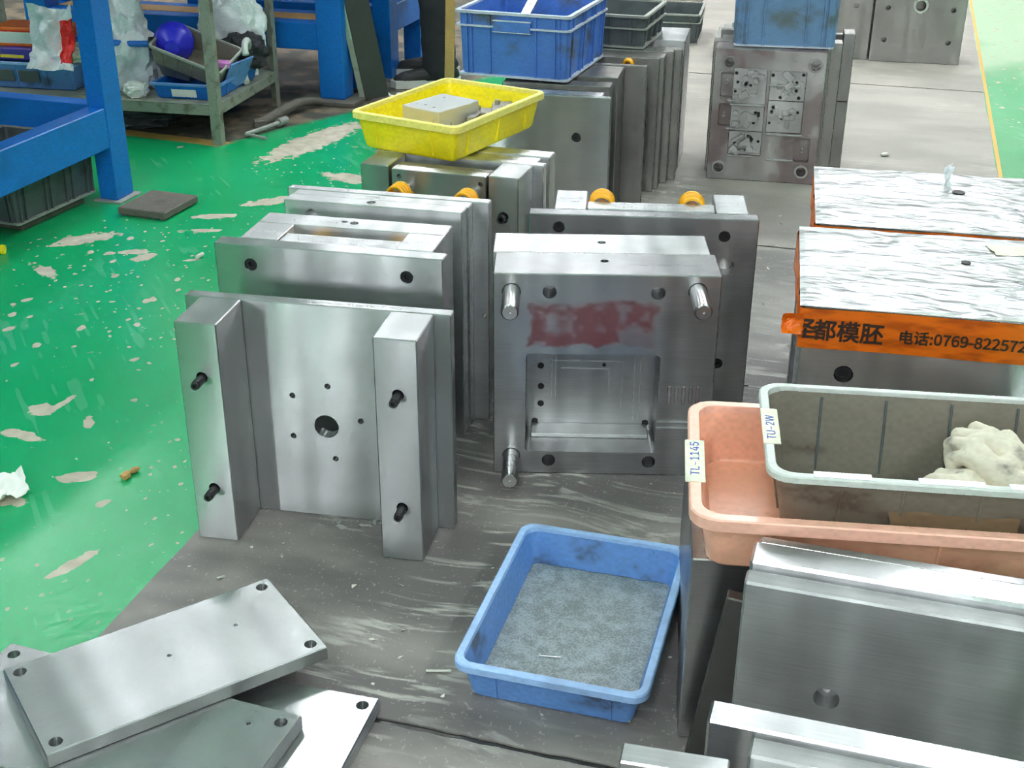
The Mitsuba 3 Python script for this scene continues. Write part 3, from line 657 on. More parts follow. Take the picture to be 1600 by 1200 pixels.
# ------------------------------------------------------------------ blocks at the lower right
t = thing('steel_mold', 'polished steel mould block carrying the pink tray, mostly hidden below it', 'mold base')
U = F(.250, 1.475, -.10)
part(t, 'core_plate', box(0, .60, 0, .12, 0, .318, .002), 'steel_mirror', U)
part(t, 'cavity_plate', box(.004, .60, .1205, .40, 0, .318, .002), 'steel_mirror', U)
t = thing('steel_plate', 'dark steel plate leaning sideways below the pink tray, only its bright top edge lit', 'steel plate')
part(t, 'plate', box(0, .30, 0, .022, 0, .305, .002), 'steel_dark', F(.250, 1.415, -.22, 0.0, 0, .135))
t = thing('steel_mold', 'large polished steel block with a stepped top and one deep screw hole, lower right', 'mold base')
O = F(.298, 1.341, -.295)
part(t, 'clamp_plate', cut(box(0, .55, -.022, .010, 0, .388, .003), cyl((.118, -.04, .232), 'y', .0165, .045, 40), cyl((.118, -.03, .232), 'y', .010, .10, 32)), 'steel_satin', O, swap=False)
screw(t, O, .118, .232, .004, .0095, .012, mat='bushing')
part(t, 'cavity_plate', box(.002, .55, .0105, .060, 0, .40, .004), 'steel_mirror', O)
part(t, 'core_plate', box(.008, .55, .0605, .080, 0, .396, .003), 'steel_mirror', O)
t = thing('steel_block', 'bright steel block with a stepped left end, lowest at the right edge', 'steel block')
P_ = F(.208, 1.051, -.295)
part(t, 'back_plate', box(0, .55, 0, .036, 0, .40, .003), 'steel_mirror', P_)
part(t, 'front_plate', box(.048, .55, -.032, -.0005, 0, .392, .003), 'steel_satin', P_)
part(t, 'lower_plate', box(.05, .55, -.075, -.0325, 0, .375, .003), 'steel_bright', P_)
t = thing('steel_block', 'steel block with a plain bright top, cut off by the bottom edge of the picture', 'steel block')
part(t, 'body', box(0, .11, 0, .03, 0, .40, .002), 'steel_mirror', F(.110, .988, -.22))

# ------------------------------------------------------------------ loose plates at the lower left
def loose(label, fr, w, d, h, holes, smalls=()):
    t = thing('steel_plate', label, 'steel plate', None)
    m = cut(box(0, w, 0, d, 0, h, .002), *[cyl((x, y, -.01), 'z', .0098, h + .02, 28) for x, y in holes], *[cyl((x, y, h - .008), 'z', .0035, .02, 14) for x, y in smalls])
    part(t, 'plate', m, 'steel_plate', fr)
    return t
loose('long steel plate with corner holes lowest in the lower left pile, flat on the floor', F(-.741, 1.428, -.25), .50, .232, .025, ((.022, .21), (.48, .21), (.022, .022), (.48, .022)))
loose('long steel plate with corner holes in the middle of the lower left pile', F(-.868, 1.409, -.333, .0255), .515, .232, .025, ((.024, .208), (.493, .208), (.024, .022), (.493, .022)), ((.45, .19),))
loose('steel plate with four corner holes lying topmost on the pile at the lower left', F(-.640, 1.345, .5985, .0515), .432, .222, .025, ((.020, .020), (.412, .020), (.020, .202), (.412, .202)), ((.335, .13), (.22, .115)))

# ------------------------------------------------------------------ trays, bins and crates
def tray(label, cat, fr, w, d, h, taper, rc, mat, rim, rimw=.009, rimh=.014, wall=.003, ribs=(), group=None, name='plastic_tray', foot=False):
    """fr: corner of the rim's outline, at the height of the base. ribs: (side, position) with side 0 front, 1 right, 2 back, 3 left."""
    t = thing(name, label, cat, group)
    c = fr.copy(); c[:3, 3] += fr[:3, :3] @ np.array([w / 2, d / 2, 0])
    hw, hd = w / 2 - rimw, d / 2 - rimw
    R = lambda ins, z, r=rc: rr(hw - ins, hd - ins, max(r - ins * .4, .004), z)
    body = loft([R(taper + .006, 0), R(taper, .006), R(.0, h - rimh * .5), R(wall, h - rimh * .5), R(taper + wall, .009), R(taper + wall + .005, .004)], False, True, True)
    part(t, 'body', body, mat, c, smooth=35)
    rm = loft([rr(hw + rimw, hd + rimw, rc + rimw * .6, h - rimh), rr(hw + rimw, hd + rimw, rc + rimw * .6, h - .002), rr(hw + rimw - .002, hd + rimw - .002, rc + rimw * .6, h),
               rr(hw - wall + .001, hd - wall + .001, rc, h), rr(hw - wall - .0003, hd - wall - .0003, rc, h - .002), rr(hw - wall - .0003, hd - wall - .0003, rc, h - rimh), rr(hw + rimw - .003, hd + rimw - .003, rc + rimw * .6, h - rimh - .0003)], True)
    part(t, 'rim', rm, rim, c, smooth=35)
    sl = math.atan2(taper, h)
    for side, pos in ribs:
        L = (hw, hd, hw, hd)[side]; q = (hd, hw, hd, hw)[side]
        b = box(-.0022, .0022, -.0035, .002, .004, (h - rimh) / math.cos(sl), .001)
        f2 = F(0, 0, (0, math.pi / 2, math.pi, -math.pi / 2)[side]) @ F(pos, -q + taper, 0, .004, sl)
        part(t, 'rib', b, mat, c @ f2)
    return t, c

tB, cB = tray('low blue plastic tray with grey metal shavings, in front of the dye-smeared mould half', 'tray', F(-.092, 1.549, -.275, 0), .303, .420, .076, .014, .020, 'plastic_blue', 'plastic_blue_rim', .010, .013,
              ribs=[(0, -.085), (0, .095), (1, -.12), (1, .12), (2, -.09), (2, .1), (3, -.12), (3, .12)])
def shav(x, y): return .0085 + .0028 * meshkit.fbm(np.stack([x * 60, y * 60, 0 * x], -1), 4, 4)
f2 = F(-.125, -.183, 0, .0)
part_key = put('metal_shavings', bumpy(.25, .366, 110, 150, shav, .0042), 'shavings', cB @ f2, smooth=True, label='layer of fine grey metal shavings covering the floor of the low blue tray', cat='metal shavings', kind='stuff')
t = thing('nail', 'thin bright nail lying on the shavings in the low blue tray', 'nail')
fn_ = cB @ F(-.045, -.075, .15, .0125)
part(t, 'shank', cyl((0, 0, 0), 'x', .0013, .034, 10), 'bushing', fn_)
part(t, 'head', cyl((-.001, 0, 0), 'x', .0035, .0015, 14), 'bushing', fn_)
put('foam_bit', box(0, .016, 0, .006, 0, .006, .002) + box(.002, .005, 0, .005, .005, .012, .001), 'white_matte', cB @ F(.055, -.165, .1, .0122), label='small white plastic bit lying at the front edge inside the low blue tray', cat='plastic bit')

tray('bright yellow plastic tray holding steel parts, set askew on the spring-loaded mould half', 'tray', F(-.381, 2.917, -.53, .4925), .297, .410, .088, .015, .016, 'plastic_yellow', 'plastic_yellow_rim', .009, .016,
     ribs=[(0, -.085), (0, .07), (1, -.13), (1, .0), (1, .13), (2, -.08), (2, .08), (3, -.12), (3, .12)])
YF = F(-.381, 2.917, -.53, .4925)
t = thing('steel_block', 'flat grey machined steel block with small holes in the yellow tray', 'steel block')
fb = YF @ F(.055, .135, -.12, .0055)
part(t, 'body', cut(box(0, .115, 0, .15, 0, .075, .002), *[cyl((x, y, .07), 'z', .004, .02, 14) for x, y in ((.02, .03), (.045, .035), (.075, .03), (.03, .12))], cyl((.09, -.01, .015), 'y', .009, .03, 20),
     box(.055, .1, -.01, .0015, .03, .034, .0005), box(.098, .101, -.01, .0015, .03, .055, .0005)), 'machined_grey', fb)
r9 = np.random.default_rng(91)
for k, (x, y, a, w, d, h) in enumerate(((.195, .20, .3, .045, .10, .05), (.215, .28, .5, .05, .09, .052), (.19, .32, .1, .06, .03, .040), (.21, .13, 1.0, .03, .05, .035), (.18, .08, .4, .035, .03, .03), (.23, .36, .2, .03, .02, .045))):
    t = thing('steel_part', ('stepped dark steel part beside the grey block in the yellow tray', 'long dark steel part at the far side of the yellow tray', 'narrow steel bar behind the grey block in the yellow tray',
                             'small bright steel part by the near wall of the yellow tray', 'tiny steel cube beside the grey block in the yellow tray', 'smallest bright steel bit in the far corner of the yellow tray')[k], 'steel part')
    m = box(0, w, 0, d, 0, h, .002) - box(w * .5, w + .01, -.01, d * .45, h * .6, h + .01, .001)
    part(t, 'body', m, ('steel_dull', 'steel_dull', 'grey_iron', 'machined_grey', 'grey_iron', 'machined_grey')[k], YF @ F(x, y, a, .006))
    part(t, 'stud', cyl((w * .25, d * .7, h - .002), 'z', w * .14, .012, 16), 'bushing', YF @ F(x, y, a, .006))

tP, cP = tray('salmon pink plastic tray with a taped label on its left rim, holding the grey bin', 'tray', F(.236, 1.432, -.115, .3185), .62, .353, .092, .014, .030, 'plastic_pink', 'plastic_pink_rim', .014, .018,
              ribs=[(0, -.20), (0, .02), (2, -.19), (2, .02), (3, 0.03)])
lab = box(-.0022, .0262, -.060, .060, -.0015, .0012, .0006)
lf = cP @ F(-.3135, -.02, 0, .0925)
lb = part(tP, 'label', lab, 'paper_tape', lf)
m = meshkit.text_mesh('TL-1145', .013, .0004); v = np.array(m.vertices)
part(lb, 'handwriting', (np.stack([.018 - v[:, 1] * 1.0 + .0, v[:, 0] * 1.25 - .045, v[:, 2] + .0012], 1) * [1, 1, 1], np.array(m.faces)), 'ink_blue', lf)
t = thing('wire_pin', 'thin dark steel pin lying on the floor of the pink tray', 'pin')
part(t, 'shank', tube([(0, 0, 0), (.05, -.028, .001), (.078, -.040, .004)], .0012, 8), 'black_oxide', cP @ F(-.24, -.06, .1, .0065))
tG, cG = tray('weathered grey plastic bin with taped rim, standing inside the pink tray and holding work gloves', 'bin', F(.338, 1.452, -.125, .3235), .56, .285, .142, .026, .026, 'plastic_grey', 'plastic_grey_rim', .010, .010,
              ribs=[(0, -.18), (0, -.10), (0, .0), (0, .10), (0, .2), (3, 0)], name='plastic_bin')
for x in (-.185, -.09, .005, .10, .195):
    part(tG, 'inner_groove', box(-.002, .002, 0, .002, .012, .128, .0007), 'bin_dark', cG @ F(x, .1285 - .026, 0, .004, -.18))
part(tG, 'rim_tape', box(-.0115, .0125, -.075, .03, -.001, .0012, .0005), 'paper_tape', cG @ F(-.270, .02, 0, .1425))
m = meshkit.text_mesh('TU-2W', .012, .0004); v = np.array(m.vertices)
part(tG, 'handwriting', (np.stack([.006 - v[:, 1], v[:, 0] * 1.2 - .065, v[:, 2] + .0012], 1), np.array(m.faces)), 'ink_blue', cG @ F(-.270, .02, 0, .1425))
for x, w in ((-.22, .075), (-.085, .085), (.03, .075)):
    part(tG, 'rim_tape', box(0, w, -.006, .0085, -.001, .0012, .0005), 'white_bag', cG @ F(x, -.134, 0, .1425))
v, f = crumple(.17, .075, 18, .006, 31)
part(tG, 'film_patch', (v, f), 'film_brown', cG @ F(-.03, -.1225, 0, .085, math.pi / 2 - .19), smooth=40)
def shav2(x, y): return .010 + .004 * meshkit.fbm(np.stack([x * 40, y * 40, 0 * x], -1), 4, 14)
put('metal_shavings', bumpy(.455, .19, 100, 50, shav2, .0045), 'shavings', cG @ F(-.228, -.095, 0, 0), smooth=True, label='layer of damp grey metal shavings on the floor of the grey bin', cat='metal shavings', kind='stuff')

# work gloves
def glove(fr, curl, mirror, label):
    j = {'w': ((0, -.055, .008), .030), 'w2': ((.018 * mirror, -.055, .006), .026), 'p0': ((-.028 * mirror, .0, .010), .022), 'p1': ((.026 * mirror, 0, .010), .022), 'k0': ((-.034 * mirror, .052, .014), .0145), 'k1': ((-.012 * mirror, .058, .016), .0150), 'k2': ((.011 * mirror, .056, .016), .0145), 'k3': ((.031 * mirror, .046, .013), .0130)}
    bones = [('w', 'p0'), ('w2', 'p1'), ('w', 'w2'), ('p0', 'p1'), ('p0', 'k0'), ('p0', 'k1'), ('p1', 'k2'), ('p1', 'k3'), ('k0', 'k1'), ('k1', 'k2'), ('k2', 'k3')]
    for k, (L, sp) in enumerate(((.062, -.18), (.070, -.05), (.064, .07), (.050, .2))):
        b = np.array(j[f'k{k}'][0]); a = curl * (1 + .12 * k)
        d1 = np.array([math.sin(sp) * mirror, math.cos(sp) * math.cos(a * .4), -math.sin(a * .4) + .25]); d2 = np.array([math.sin(sp) * mirror, math.cos(a), -math.sin(a) * .8 + .1])
        q1 = b + d1 / np.linalg.norm(d1) * L * .5; q2 = q1 + d2 / np.linalg.norm(d2) * L * .5
        j[f'f{k}a'] = (tuple(q1), .0125 - .0006 * k); j[f'f{k}b'] = (tuple(q2), .0108 - .0006 * k); bones += [(f'k{k}', f'f{k}a'), (f'f{k}a', f'f{k}b')]
    j['t0'] = ((-.045 * mirror, .010, .006), .016); j['t1'] = ((-.062 * mirror, .042, .006), .0125); bones += [('p0', 't0'), ('t0', 't1'), ('w', 't0')]
    j['c'] = ((.004 * mirror, -.095, .004), .034); bones += [('w', 'c'), ('w2', 'c')]
    m = chain(j, bones, .0045, 6)
    v = m.vertices.copy(); n = meshkit.fbm(v * 60, 3, 5); v += m.vertex_normals * (.006 * (n - .5))[:, None]; m.vertices = v
    t = thing('work_glove', label, 'glove')
    part(t, 'knit', m, 'glove', fr, smooth=60)
    a = np.linspace(0, 2 * np.pi, 30)
    cuff = tube(np.stack([.004 * mirror + .035 * np.cos(a), np.full(30, -.118), .006 + .030 * np.sin(a)], 1), .004, 8)
    part(t, 'cuff', cuff, 'glove', fr, smooth=60)
glove(cG @ F(.050, -.040, 1.15, .058, .12, .05), 1.0, 1, 'grimy off-white knitted work glove lying in front in the grey bin')
glove(cG @ F(.065, .010, .85, .082, .25, -.1), 1.5, -1, 'grimy off-white work glove with curled fingers lying on top in the grey bin')

def crate(label, fr, w, d, h, mat, rim, taper=.012, handle=True, foot=True, group=None, dividers=(), name='stacking_crate'):
    """Stacking crate: fr at the rim's front-left corner, at base height."""
    t = thing(name, label, 'crate', group)
    c = fr.copy(); c[:3, 3] += fr[:3, :3] @ np.array([w / 2, d / 2, 0])
    hw, hd = w / 2 - .008, d / 2 - .008
    R = lambda ins, z: rr(hw - ins, hd - ins, .010, z)
    part(t, 'body', loft([R(taper, 0), R(.003, h - .006), R(.006, h - .006), R(taper + .004, .006)], False, True, True), mat, c, smooth=35)
    def band(name_, z0, z1, out, ins_in):
        part(t, name_, loft([rr(hw + out, hd + out, .013, z0), rr(hw + out, hd + out, .013, z1), rr(hw - ins_in, hd - ins_in, .010, z1), rr(hw - ins_in, hd - ins_in, .010, z0)], True), rim, c, smooth=35)
    band('rim', h - .008, h, .008, .0055)
    band('mid_band', h - .046, h - .041, .007, .003)
    if foot: band('foot_rim', -.0002, .006, -.001, taper + .004)
    for side, ps in ((0, (-.40, -.36, -.20, .20, .36, .40)), (1, (-.42, -.36, -.12, -.06, .12, .2, .38, .44)), (2, (-.3, .3)), (3, (-.4, -.1, .1, .4))):
        q = (hd, hw, hd, hw)[side]; L = (w, d, w, d)[side]
        for p_ in ps:
            part(t, 'rib', box(-.003, .003, -.008, .002, .006, h - .010, .0008), mat, c @ F(0, 0, (0, math.pi / 2, math.pi, -math.pi / 2)[side]) @ F(p_ * L, -q + taper, 0, 0, math.atan2(taper - .003, h)))
    if handle:
        for side in (0, 2):
            hf = c @ F(0, 0, (0, 0, math.pi)[side])
            hb = part(t, 'handle', cut(box(-.058, .058, -hd - .010, -hd + .002, h - .056, h - .024, .002), box(-.052, .052, -hd - .006, -hd + .004, h - .060, h - .030, .001)), mat, hf)
            part(hb, 'lip', box(-.060, .060, -hd - .011, -hd - .001, h - .026, h - .0225, .001), rim, hf)
            part(hb, 'lip', box(-.060, .060, -hd - .011, -hd - .001, h - .058, h - .0555, .001), rim, hf)
    return t, c
tC, cC = crate('big royal blue stacking crate with a front handle, on the moulds behind the yellow tray', F(-.178, 3.880, -.335, .4525), .362, .425, .192, 'crate_blue', 'crate_rim')
t = thing('aluminium_bar', 'flat aluminium bar leaning inside the big royal blue crate', 'metal bar')
part(t, 'bar', cut(box(-.016, .016, 0, .33, 0, .010, .001), box(-.003, .003, .02, .31, .008, .012, .0005)), 'steel_bright', cC @ F(-.06, -.17, -.06, .012, .5))
crate('pale blue grimy stacking crate standing on the core half with inserts', F(.727, 4.322, -.165, .4530), .346, .34, .25, 'crate_blue_pale', 'crate_rim', .006)
crate('grey stacking crate behind the big royal blue crate, on the moulds', F(.045, 4.384, -.315, .4515), .41, .33, .108, 'bin_dark', 'bin_dark_rim', .014, False)
crate('dark grey stacking crate standing on the floor left of the grey machine post', F(.44, 6.72, -.2, .0), .52, .40, .152, 'bin_dark', 'bin_dark_rim', .014, False)

# ------------------------------------------------------------------ left: bench, pad, rack
def bench(label, fr, w, back, front, zr=(.18, .31), top=.80, leg=(.066, .095), toplen=None):
    """Steel workbench; fr on its right-hand edge at the far leg; the bench runs towards -y (front) and -x."""
    t = thing('workbench', label, 'workbench')
    for x0 in (-leg[0], -w):
        for y0 in (-.02, -front):
            lg = part(t, 'leg', box(x0, x0 + leg[0], y0, y0 + leg[1], 0.004, top, .002), 'blue_paint', fr)
            part(lg, 'foot_plate', box(x0 - .015, x0 + leg[0] + .02, y0 - .015, y0 + leg[1] + .015, -.003, .0038, .001), 'grey_iron', fr)
        part(t, 'side_rail', box(x0 + .001, x0 + leg[0] - .001, -front + leg[1] + .0005, -.0205, zr[0], zr[1], .003), 'blue_paint', fr)
    for y0 in (.0, -front + .01):
        part(t, 'cross_rail', box(-w + leg[0] + .0005, -leg[0] - .0005, y0, y0 + .07, zr[0], zr[1], .003), 'blue_paint', fr)
    part(t, 'tabletop', box(-w - .06, .03, -front - .05, back, top + .0005, top + .05, .003), 'blue_paint', fr)
    return t
bench('bright blue steel workbench frame at the left edge, its leg on a rubber pad', F(-1.293, 4.035, -.30), 1.1, .13, 2.2)
RP = F(-1.262, 3.885, -.33, -.003)
t = thing('rubber_pad', 'thick grey ribbed rubber pad on the green floor beside the blue bench leg', 'rubber pad')
m = box(0.0, .175, 0, .195, .004, .028, .003)
part(t, 'slab', m, 'rubber', RP)
for k in range(6): part(t, 'ridge', box(.012 + .028 * k, .026 + .028 * k, 0.004, .191, 0, .0045, .001), 'rubber', RP)
crate('dark grey ribbed crate under the blue bench on the left', F(-1.835, 3.80, -.36, .028), .36, .40, .19, 'bin_dark', 'bin_dark_rim', .012, False)
t = thing('pallet_block', 'dark wooden bearer under the crate below the blue bench', 'wooden block')
part(t, 'beam', box(0, .30, 0, .30, 0, .0295, .002), 'rubber', F(-1.795, 3.84, -.36, -.003))
t = thing('yellow_handle', 'end of a yellow tool handle on the floor at the left edge', 'tool handle')
part(t, 'grip', union([cyl((0, 0, 0), 'x', .012, .16, 24), cyl((.155, 0, 0), 'x', .014, .010, 24)]), 'plastic_yellow', F(-1.66, 3.53, .0, .0105), smooth=40)

RK = F(-1.10, 4.705, -.20, 0)
t = thing('shelf_rack', 'old angle iron shelf rack crammed with plastic bins and bags behind the blue bench', 'rack')
def angle(x, y, sx, sy, z0, z1, w=.038, th=.004): return union([box(min(x, x + sx * w), max(x, x + sx * w), min(y, y + sy * th), max(y, y + sy * th), z0, z1, .0008), box(min(x, x + sx * th), max(x, x + sx * th), min(y, y + sy * w), max(y, y + sy * w), z0, z1, .0008)])
for x, y, sx, sy in ((0, 0, -1, 1), (0, .62, -1, -1), (-1.25, 0, 1, 1), (-1.25, .62, 1, -1)): part(t, 'post', angle(x, y, sx, sy, -.003, 1.5), 'rack_paint', RK)
for z in (.15, .78, 1.4):
    s = part(t, 'shelf', box(-1.246, -.004, .004, .616, z - .004, z, .001), 'rack_paint', RK)
    for a in ((-1.246, -.004, .0045, .008), (-1.246, -.004, .612, .6155)): part(s, 'edge', box(a[0], a[1], a[2], a[3], z - .042, z - .0045, .001), 'rack_paint', RK)
    for x in (-1.2455, -.0085): part(s, 'edge', box(x, x + .004, .0085, .6115, z - .042, z - .0045, .001), 'rack_paint', RK)
def rb(label, x, y, w, d, h, mat, rim, z=.1505, yaw=0, rx=0, ry=0, taper=.012, **kw): return tray(label, 'bin', RK @ F(x, y, yaw, z, rx, ry), w, d, h, taper, .012, mat, rim, .006, .010, name='plastic_bin', **kw)
tR, cR = rb('bright blue tray with a white label at the right end of the rack shelf', -.290, .045, .275, .42, .062, 'blue_paint', 'plastic_blue', ribs=[(0, -.1), (0, .1), (1, -.1), (1, .1)])
part(tR, 'label', box(-.045, .055, -.002, 0, .004, .034, .0005), 'white_matte', cR @ F(-.01, -.1955, 0, .006, .2))
rb('dark teal bin tilted over the bright blue tray on the rack', -.32, .10, .30, .20, .085, 'plastic_grey', 'bin_dark_rim', .270, -.12, 0.3, .34, ribs=[(0, -.09), (0, -.03), (0, .03), (0, .09)])
rb('dark navy bin under the tilted teal bin on the rack', -.315, .14, .16, .25, .05, 'bin_dark', 'bin_dark', .218, -.1, 0, .15)
tL, cL = rb('blue parts bin with open compartments at the left of the rack shelf', -.98, .07, .37, .36, .105, 'plastic_blue', 'plastic_blue_rim', .1505, ribs=[(0, -.07), (0, .06), (0, .16)])
for x in (-.16, -.055): part(tL, 'added_panel', box(0, .085, -.002, .001, 0, .045, .001), 'bin_dark', cL @ F(x, -.171, 0, .03, .1))
t = thing('purple_box', 'flat purple box with a yellow label on the blue parts bin', 'box'); pf = RK @ F(-.93, .10, 0, .257)
part(t, 'body', box(0, .26, 0, .20, 0, .045, .004), 'purple', pf); part(t, 'label', box(.0, .10, -.001, .0, .008, .02, .0003), 'yellow_label', pf)
t = thing('orange_packet', 'orange packaged carton with a white label, topmost at the left end of the rack', 'carton'); of = RK @ F(-.98, .13, .02, .3025)
part(t, 'body', box(0, .31, 0, .16, 0, .072, .004), 'orange_pack', of); part(t, 'label', box(.02, .19, -.0012, .0, .012, .055, .0003), 'white_matte', of); part(t, 'printed_stripe', box(.02, .19, -.0012, .0, .056, .062, .0003), 'red_print', of)
def lump(label, name, cat, mat, fr, size, seed, n=4, extra=None):
    t = thing(name, label, cat)
    s = trimesh.creation.icosphere(n); v = s.vertices.copy()
    r = .55 + .9 * meshkit.fbm(v * 2.3 + seed, 4, seed) + .16 * np.abs(meshkit.noise(v * 6 + seed, seed) - .5)
    v = v * r[:, None] * np.array(size) / 2; v[:, 2] = np.maximum(v[:, 2], -size[2] * .36) + size[2] * .36
    part(t, 'sheet', (v, s.faces), mat, fr, smooth=28)
    if extra: extra(t)
    return t
v, f = crumple(.17, .24, 26, .10, 41, .12)
t = thing('shopping_bag', 'white plastic bag with a red print hanging behind the blue bench post', 'plastic bag')
bfm = RK @ F(-.655, .055, .15, .345, 1.15, 0)
part(t, 'sheet', (v, f), 'white_bag', bfm, smooth=40)
sel = (v[f].mean(1)[:, 0] > .022) & (v[f].mean(1)[:, 1] < .07) & (v[f].mean(1)[:, 1] > -.09)
nrm = trimesh.Trimesh(v, f, process=False).vertex_normals
part(t, 'print', (np.vstack([v + nrm * .0012, v + nrm * .0004]), np.vstack([f[sel], f[sel][:, ::-1] + len(v)])), 'red_print', bfm)
lump('crumpled pale film and rags spilling over the blue parts bin', 'rag', 'rag', 'paper_tape', RK @ F(-.66, .14, 0, .256), (.20, .16, .09), 3)
lump('big crumpled clear-white plastic bag left of the cobalt blue cup on the rack', 'plastic_bag', 'plastic bag', 'white_bag', RK @ F(-.46, .22, 0, .152), (.22, .22, .40), 11)
lump('crumpled white paper beside the bright blue tray on the rack', 'waste_paper', 'paper', 'white_matte', RK @ F(-.36, .07, 0, .152), (.09, .09, .06), 15)
lump('white plastic sack behind the cobalt blue cup on the rack', 'plastic_sack', 'plastic bag', 'white_bag', RK @ F(-.14, .50, 0, .152), (.26, .16, .42), 19)
lump('heap of black cloth at the right end of the rack', 'black_cloth', 'cloth', 'trousers', RK @ F(-.06, .42, 0, .20), (.17, .22, .16), 23)
t = thing('air_blower_cup', 'cobalt blue plastic cup with a blue hose on the rack', 'plastic cup')
uf = RK @ F(-.235, .17, .35, .335, 0, 0)
cup = np.array([(0.001, -.03), (.060, -.03), (.074, -.018), (.076, .02), (.060, .045), (.028, .075), (.026, .095), (.001, .095)])
part(t, 'bell', trimesh.creation.revolve(cup, sections=48), 'cobalt', uf @ F(0, 0, 0, 0, math.pi / 2 + .1, 0) @ F(0, 0, 0, -.02, 0, .0) , smooth=40)
part(t, 'collar', cyl((-.068, 0, .0), 'x', .026, -.022, 28), 'black_oxide', uf)
part(t, 'hose', tube([(-.088, 0, 0), (-.15, 0, .002), (-.24, .02, .006), (-.40, .06, .02)], .012, 16), 'hose_blue', uf, smooth=50)
t = thing('pink_packet', 'small pink paper packet on the rack by the right post', 'packet')
part(t, 'body', box(0, .085, 0, .05, 0, .022, .003), 'magenta', RK @ F(-.085, .12, .15, .262, 0, .06))
t = thing('blue_lid', 'blue plastic lid standing on edge in the bright blue tray on the rack', 'lid')
part(t, 'panel', box(0, .008, 0, .17, 0, .12, .002), 'plastic_blue', RK @ F(-.052, .15, -.12, .165, 0, .45))
t = thing('white_hose', 'loop of pale grey hose hanging at the right end of the rack', 'hose')
a = np.linspace(-1.2, 2.6, 40)
part(t, 'tube', tube(np.stack([.012 * np.sin(a * 2), .07 * np.cos(a), .085 * np.sin(a)], 1), .013, 14), 'hose_grey', RK @ F(.005, .30, .5, .245), smooth=50)
part(t, 'clamp', cyl((0, .062, .03), 'z', .017, .02, 20), 'hose_blue', RK @ F(.005, .30, .5, .245), smooth=40)
lump('dark tangle of scrap lying under the rack', 'scrap_heap', 'scrap', 'bin_dark', RK @ F(-.55, .25, 0, -.003), (.5, .3, .08), 27)

for x, y, a, lab in ((-.50, 5.44, .3, 'crumpled white paper bit on the floor beside the leaning dark plate'), (-.42, 5.50, 1.1, 'white paper bit at the toe of the nearer black shoe')):
    t = thing('paper_bit', lab, 'paper scrap'); v, f = crumple(.06, .07, 14, .03, int(a * 50), .03); part(t, 'sheet', (v, f), 'white_matte', F(x, y, a, .002), smooth=40)
t = thing('pale_pebble', 'small pale oval chip on the grey sheet right of the core half with inserts', 'floor debris')
sp_ = trimesh.creation.icosphere(2, radius=1.0); part(t, 'body', (sp_.vertices * [.018, .011, .007] + [0, 0, .007], sp_.faces), 'chip_white', F(1.375, 4.60, .3, 0), smooth=True)
# tools and pipes by the rack
t = thing('iron_bar', 'bent rusty iron clamp lying on the floor beside the rack', 'clamp')
part(t, 'bow', tube([(0, 0, .012), (.03, .06, .016), (.07, .14, .03), (.11, .24, .036), (.15, .31, .03), (.19, .34, .02)], [.016, .02, .021, .02, .017, .014], 12), 'rubber', F(-1.01, 4.98, -.05), smooth=50)
part(t, 'jaw', box(-.02, .03, -.02, .02, 0, .03, .004), 'rubber', F(-1.01, 4.98, .3, -.003))
t = thing('socket_wrench', 'grey bent socket wrench on the green floor in front of the rack', 'wrench')
part(t, 'handle', tube([(0, 0, .012), (.05, .075, .014), (.105, .16, .018)], .0085, 12), 'grey_iron', F(-1.03, 4.815, 0), smooth=50)
part(t, 'head', tube([(.10, .155, .018), (.125, .195, .02)], .016, 14), 'grey_iron', F(-1.03, 4.815, 0), smooth=50)
part(t, 'bent_end', tube([(0, 0, .012), (.02, -.002, .010), (.085, -.035, .006)], .006, 10), 'grey_iron', F(-1.03, 4.815, 0), smooth=50)

# ------------------------------------------------------------------ benches and the person behind
t = thing('workbench', 'blue workbench standing behind the rack, its leg on a rubber strip', 'workbench')
b2 = F(-.712, 5.352, -.27)
for x0, y0 in ((-.112, 0), (-1.5, 0), (-.112, .20), (-1.5, .20)): part(t, 'leg', box(x0, x0 + .112, y0, y0 + .10, 0.017, .80, .003), 'blue_paint', b2)
for y0 in (.01, .21): part(t, 'cross_rail', box(-1.387, -.1125, y0, y0 + .08, .215, .325, .003), 'blue_paint', b2)
part(t, 'lower_shelf', box(-1.387, -.1125, .0905, .2095, .318, .327, .002), 'wood', b2)
for x0 in (-.111, -1.499): part(t, 'side_rail', box(x0, x0 + .11, .1005, .1995, .215, .325, .003), 'blue_paint', b2)
part(t, 'tabletop', box(-1.56, .06, -.06, .34, .8005, .85, .003), 'blue_paint', b2)
t = thing('rubber_strip', 'dark rubber strip on the floor under the leg of the blue bench behind', 'rubber pad')
part(t, 'slab', box(-.20, .06, -.05, .13, -.003, .0165, .003), 'rubber', b2)
t = thing('leaning_plate', 'tall dark steel plate with a green edge leaning beside the blue bench leg', 'steel plate')
lp = F(-.655, 5.405, .12, .0, 0, -.17)
part(t, 'plate', box(.025, .125, 0, .025, .0, .76, .002), 'green_plate', lp); part(t, 'edge_strip', box(0, .0245, 0, .03, .0, .76, .002), 'rack_paint', lp)
part(t, 'bright_edge', box(.016, .0245, -.002, -.0003, .26, .76, .0004), 'bushing', lp)
bench('blue workbench behind the person in black trousers', F(-.442, 6.22, -.27), 1.0, .3, .42, (.20, .32), .80, (.085, .10))
t = thing('wooden_post', 'tan wooden post standing behind the big royal blue crate', 'wooden post')
part(t, 'post', box(0, .04, 0, .04, -.001, .75, .003), 'wood', F(-.300, 5.50, .0, 0, 0, .03))

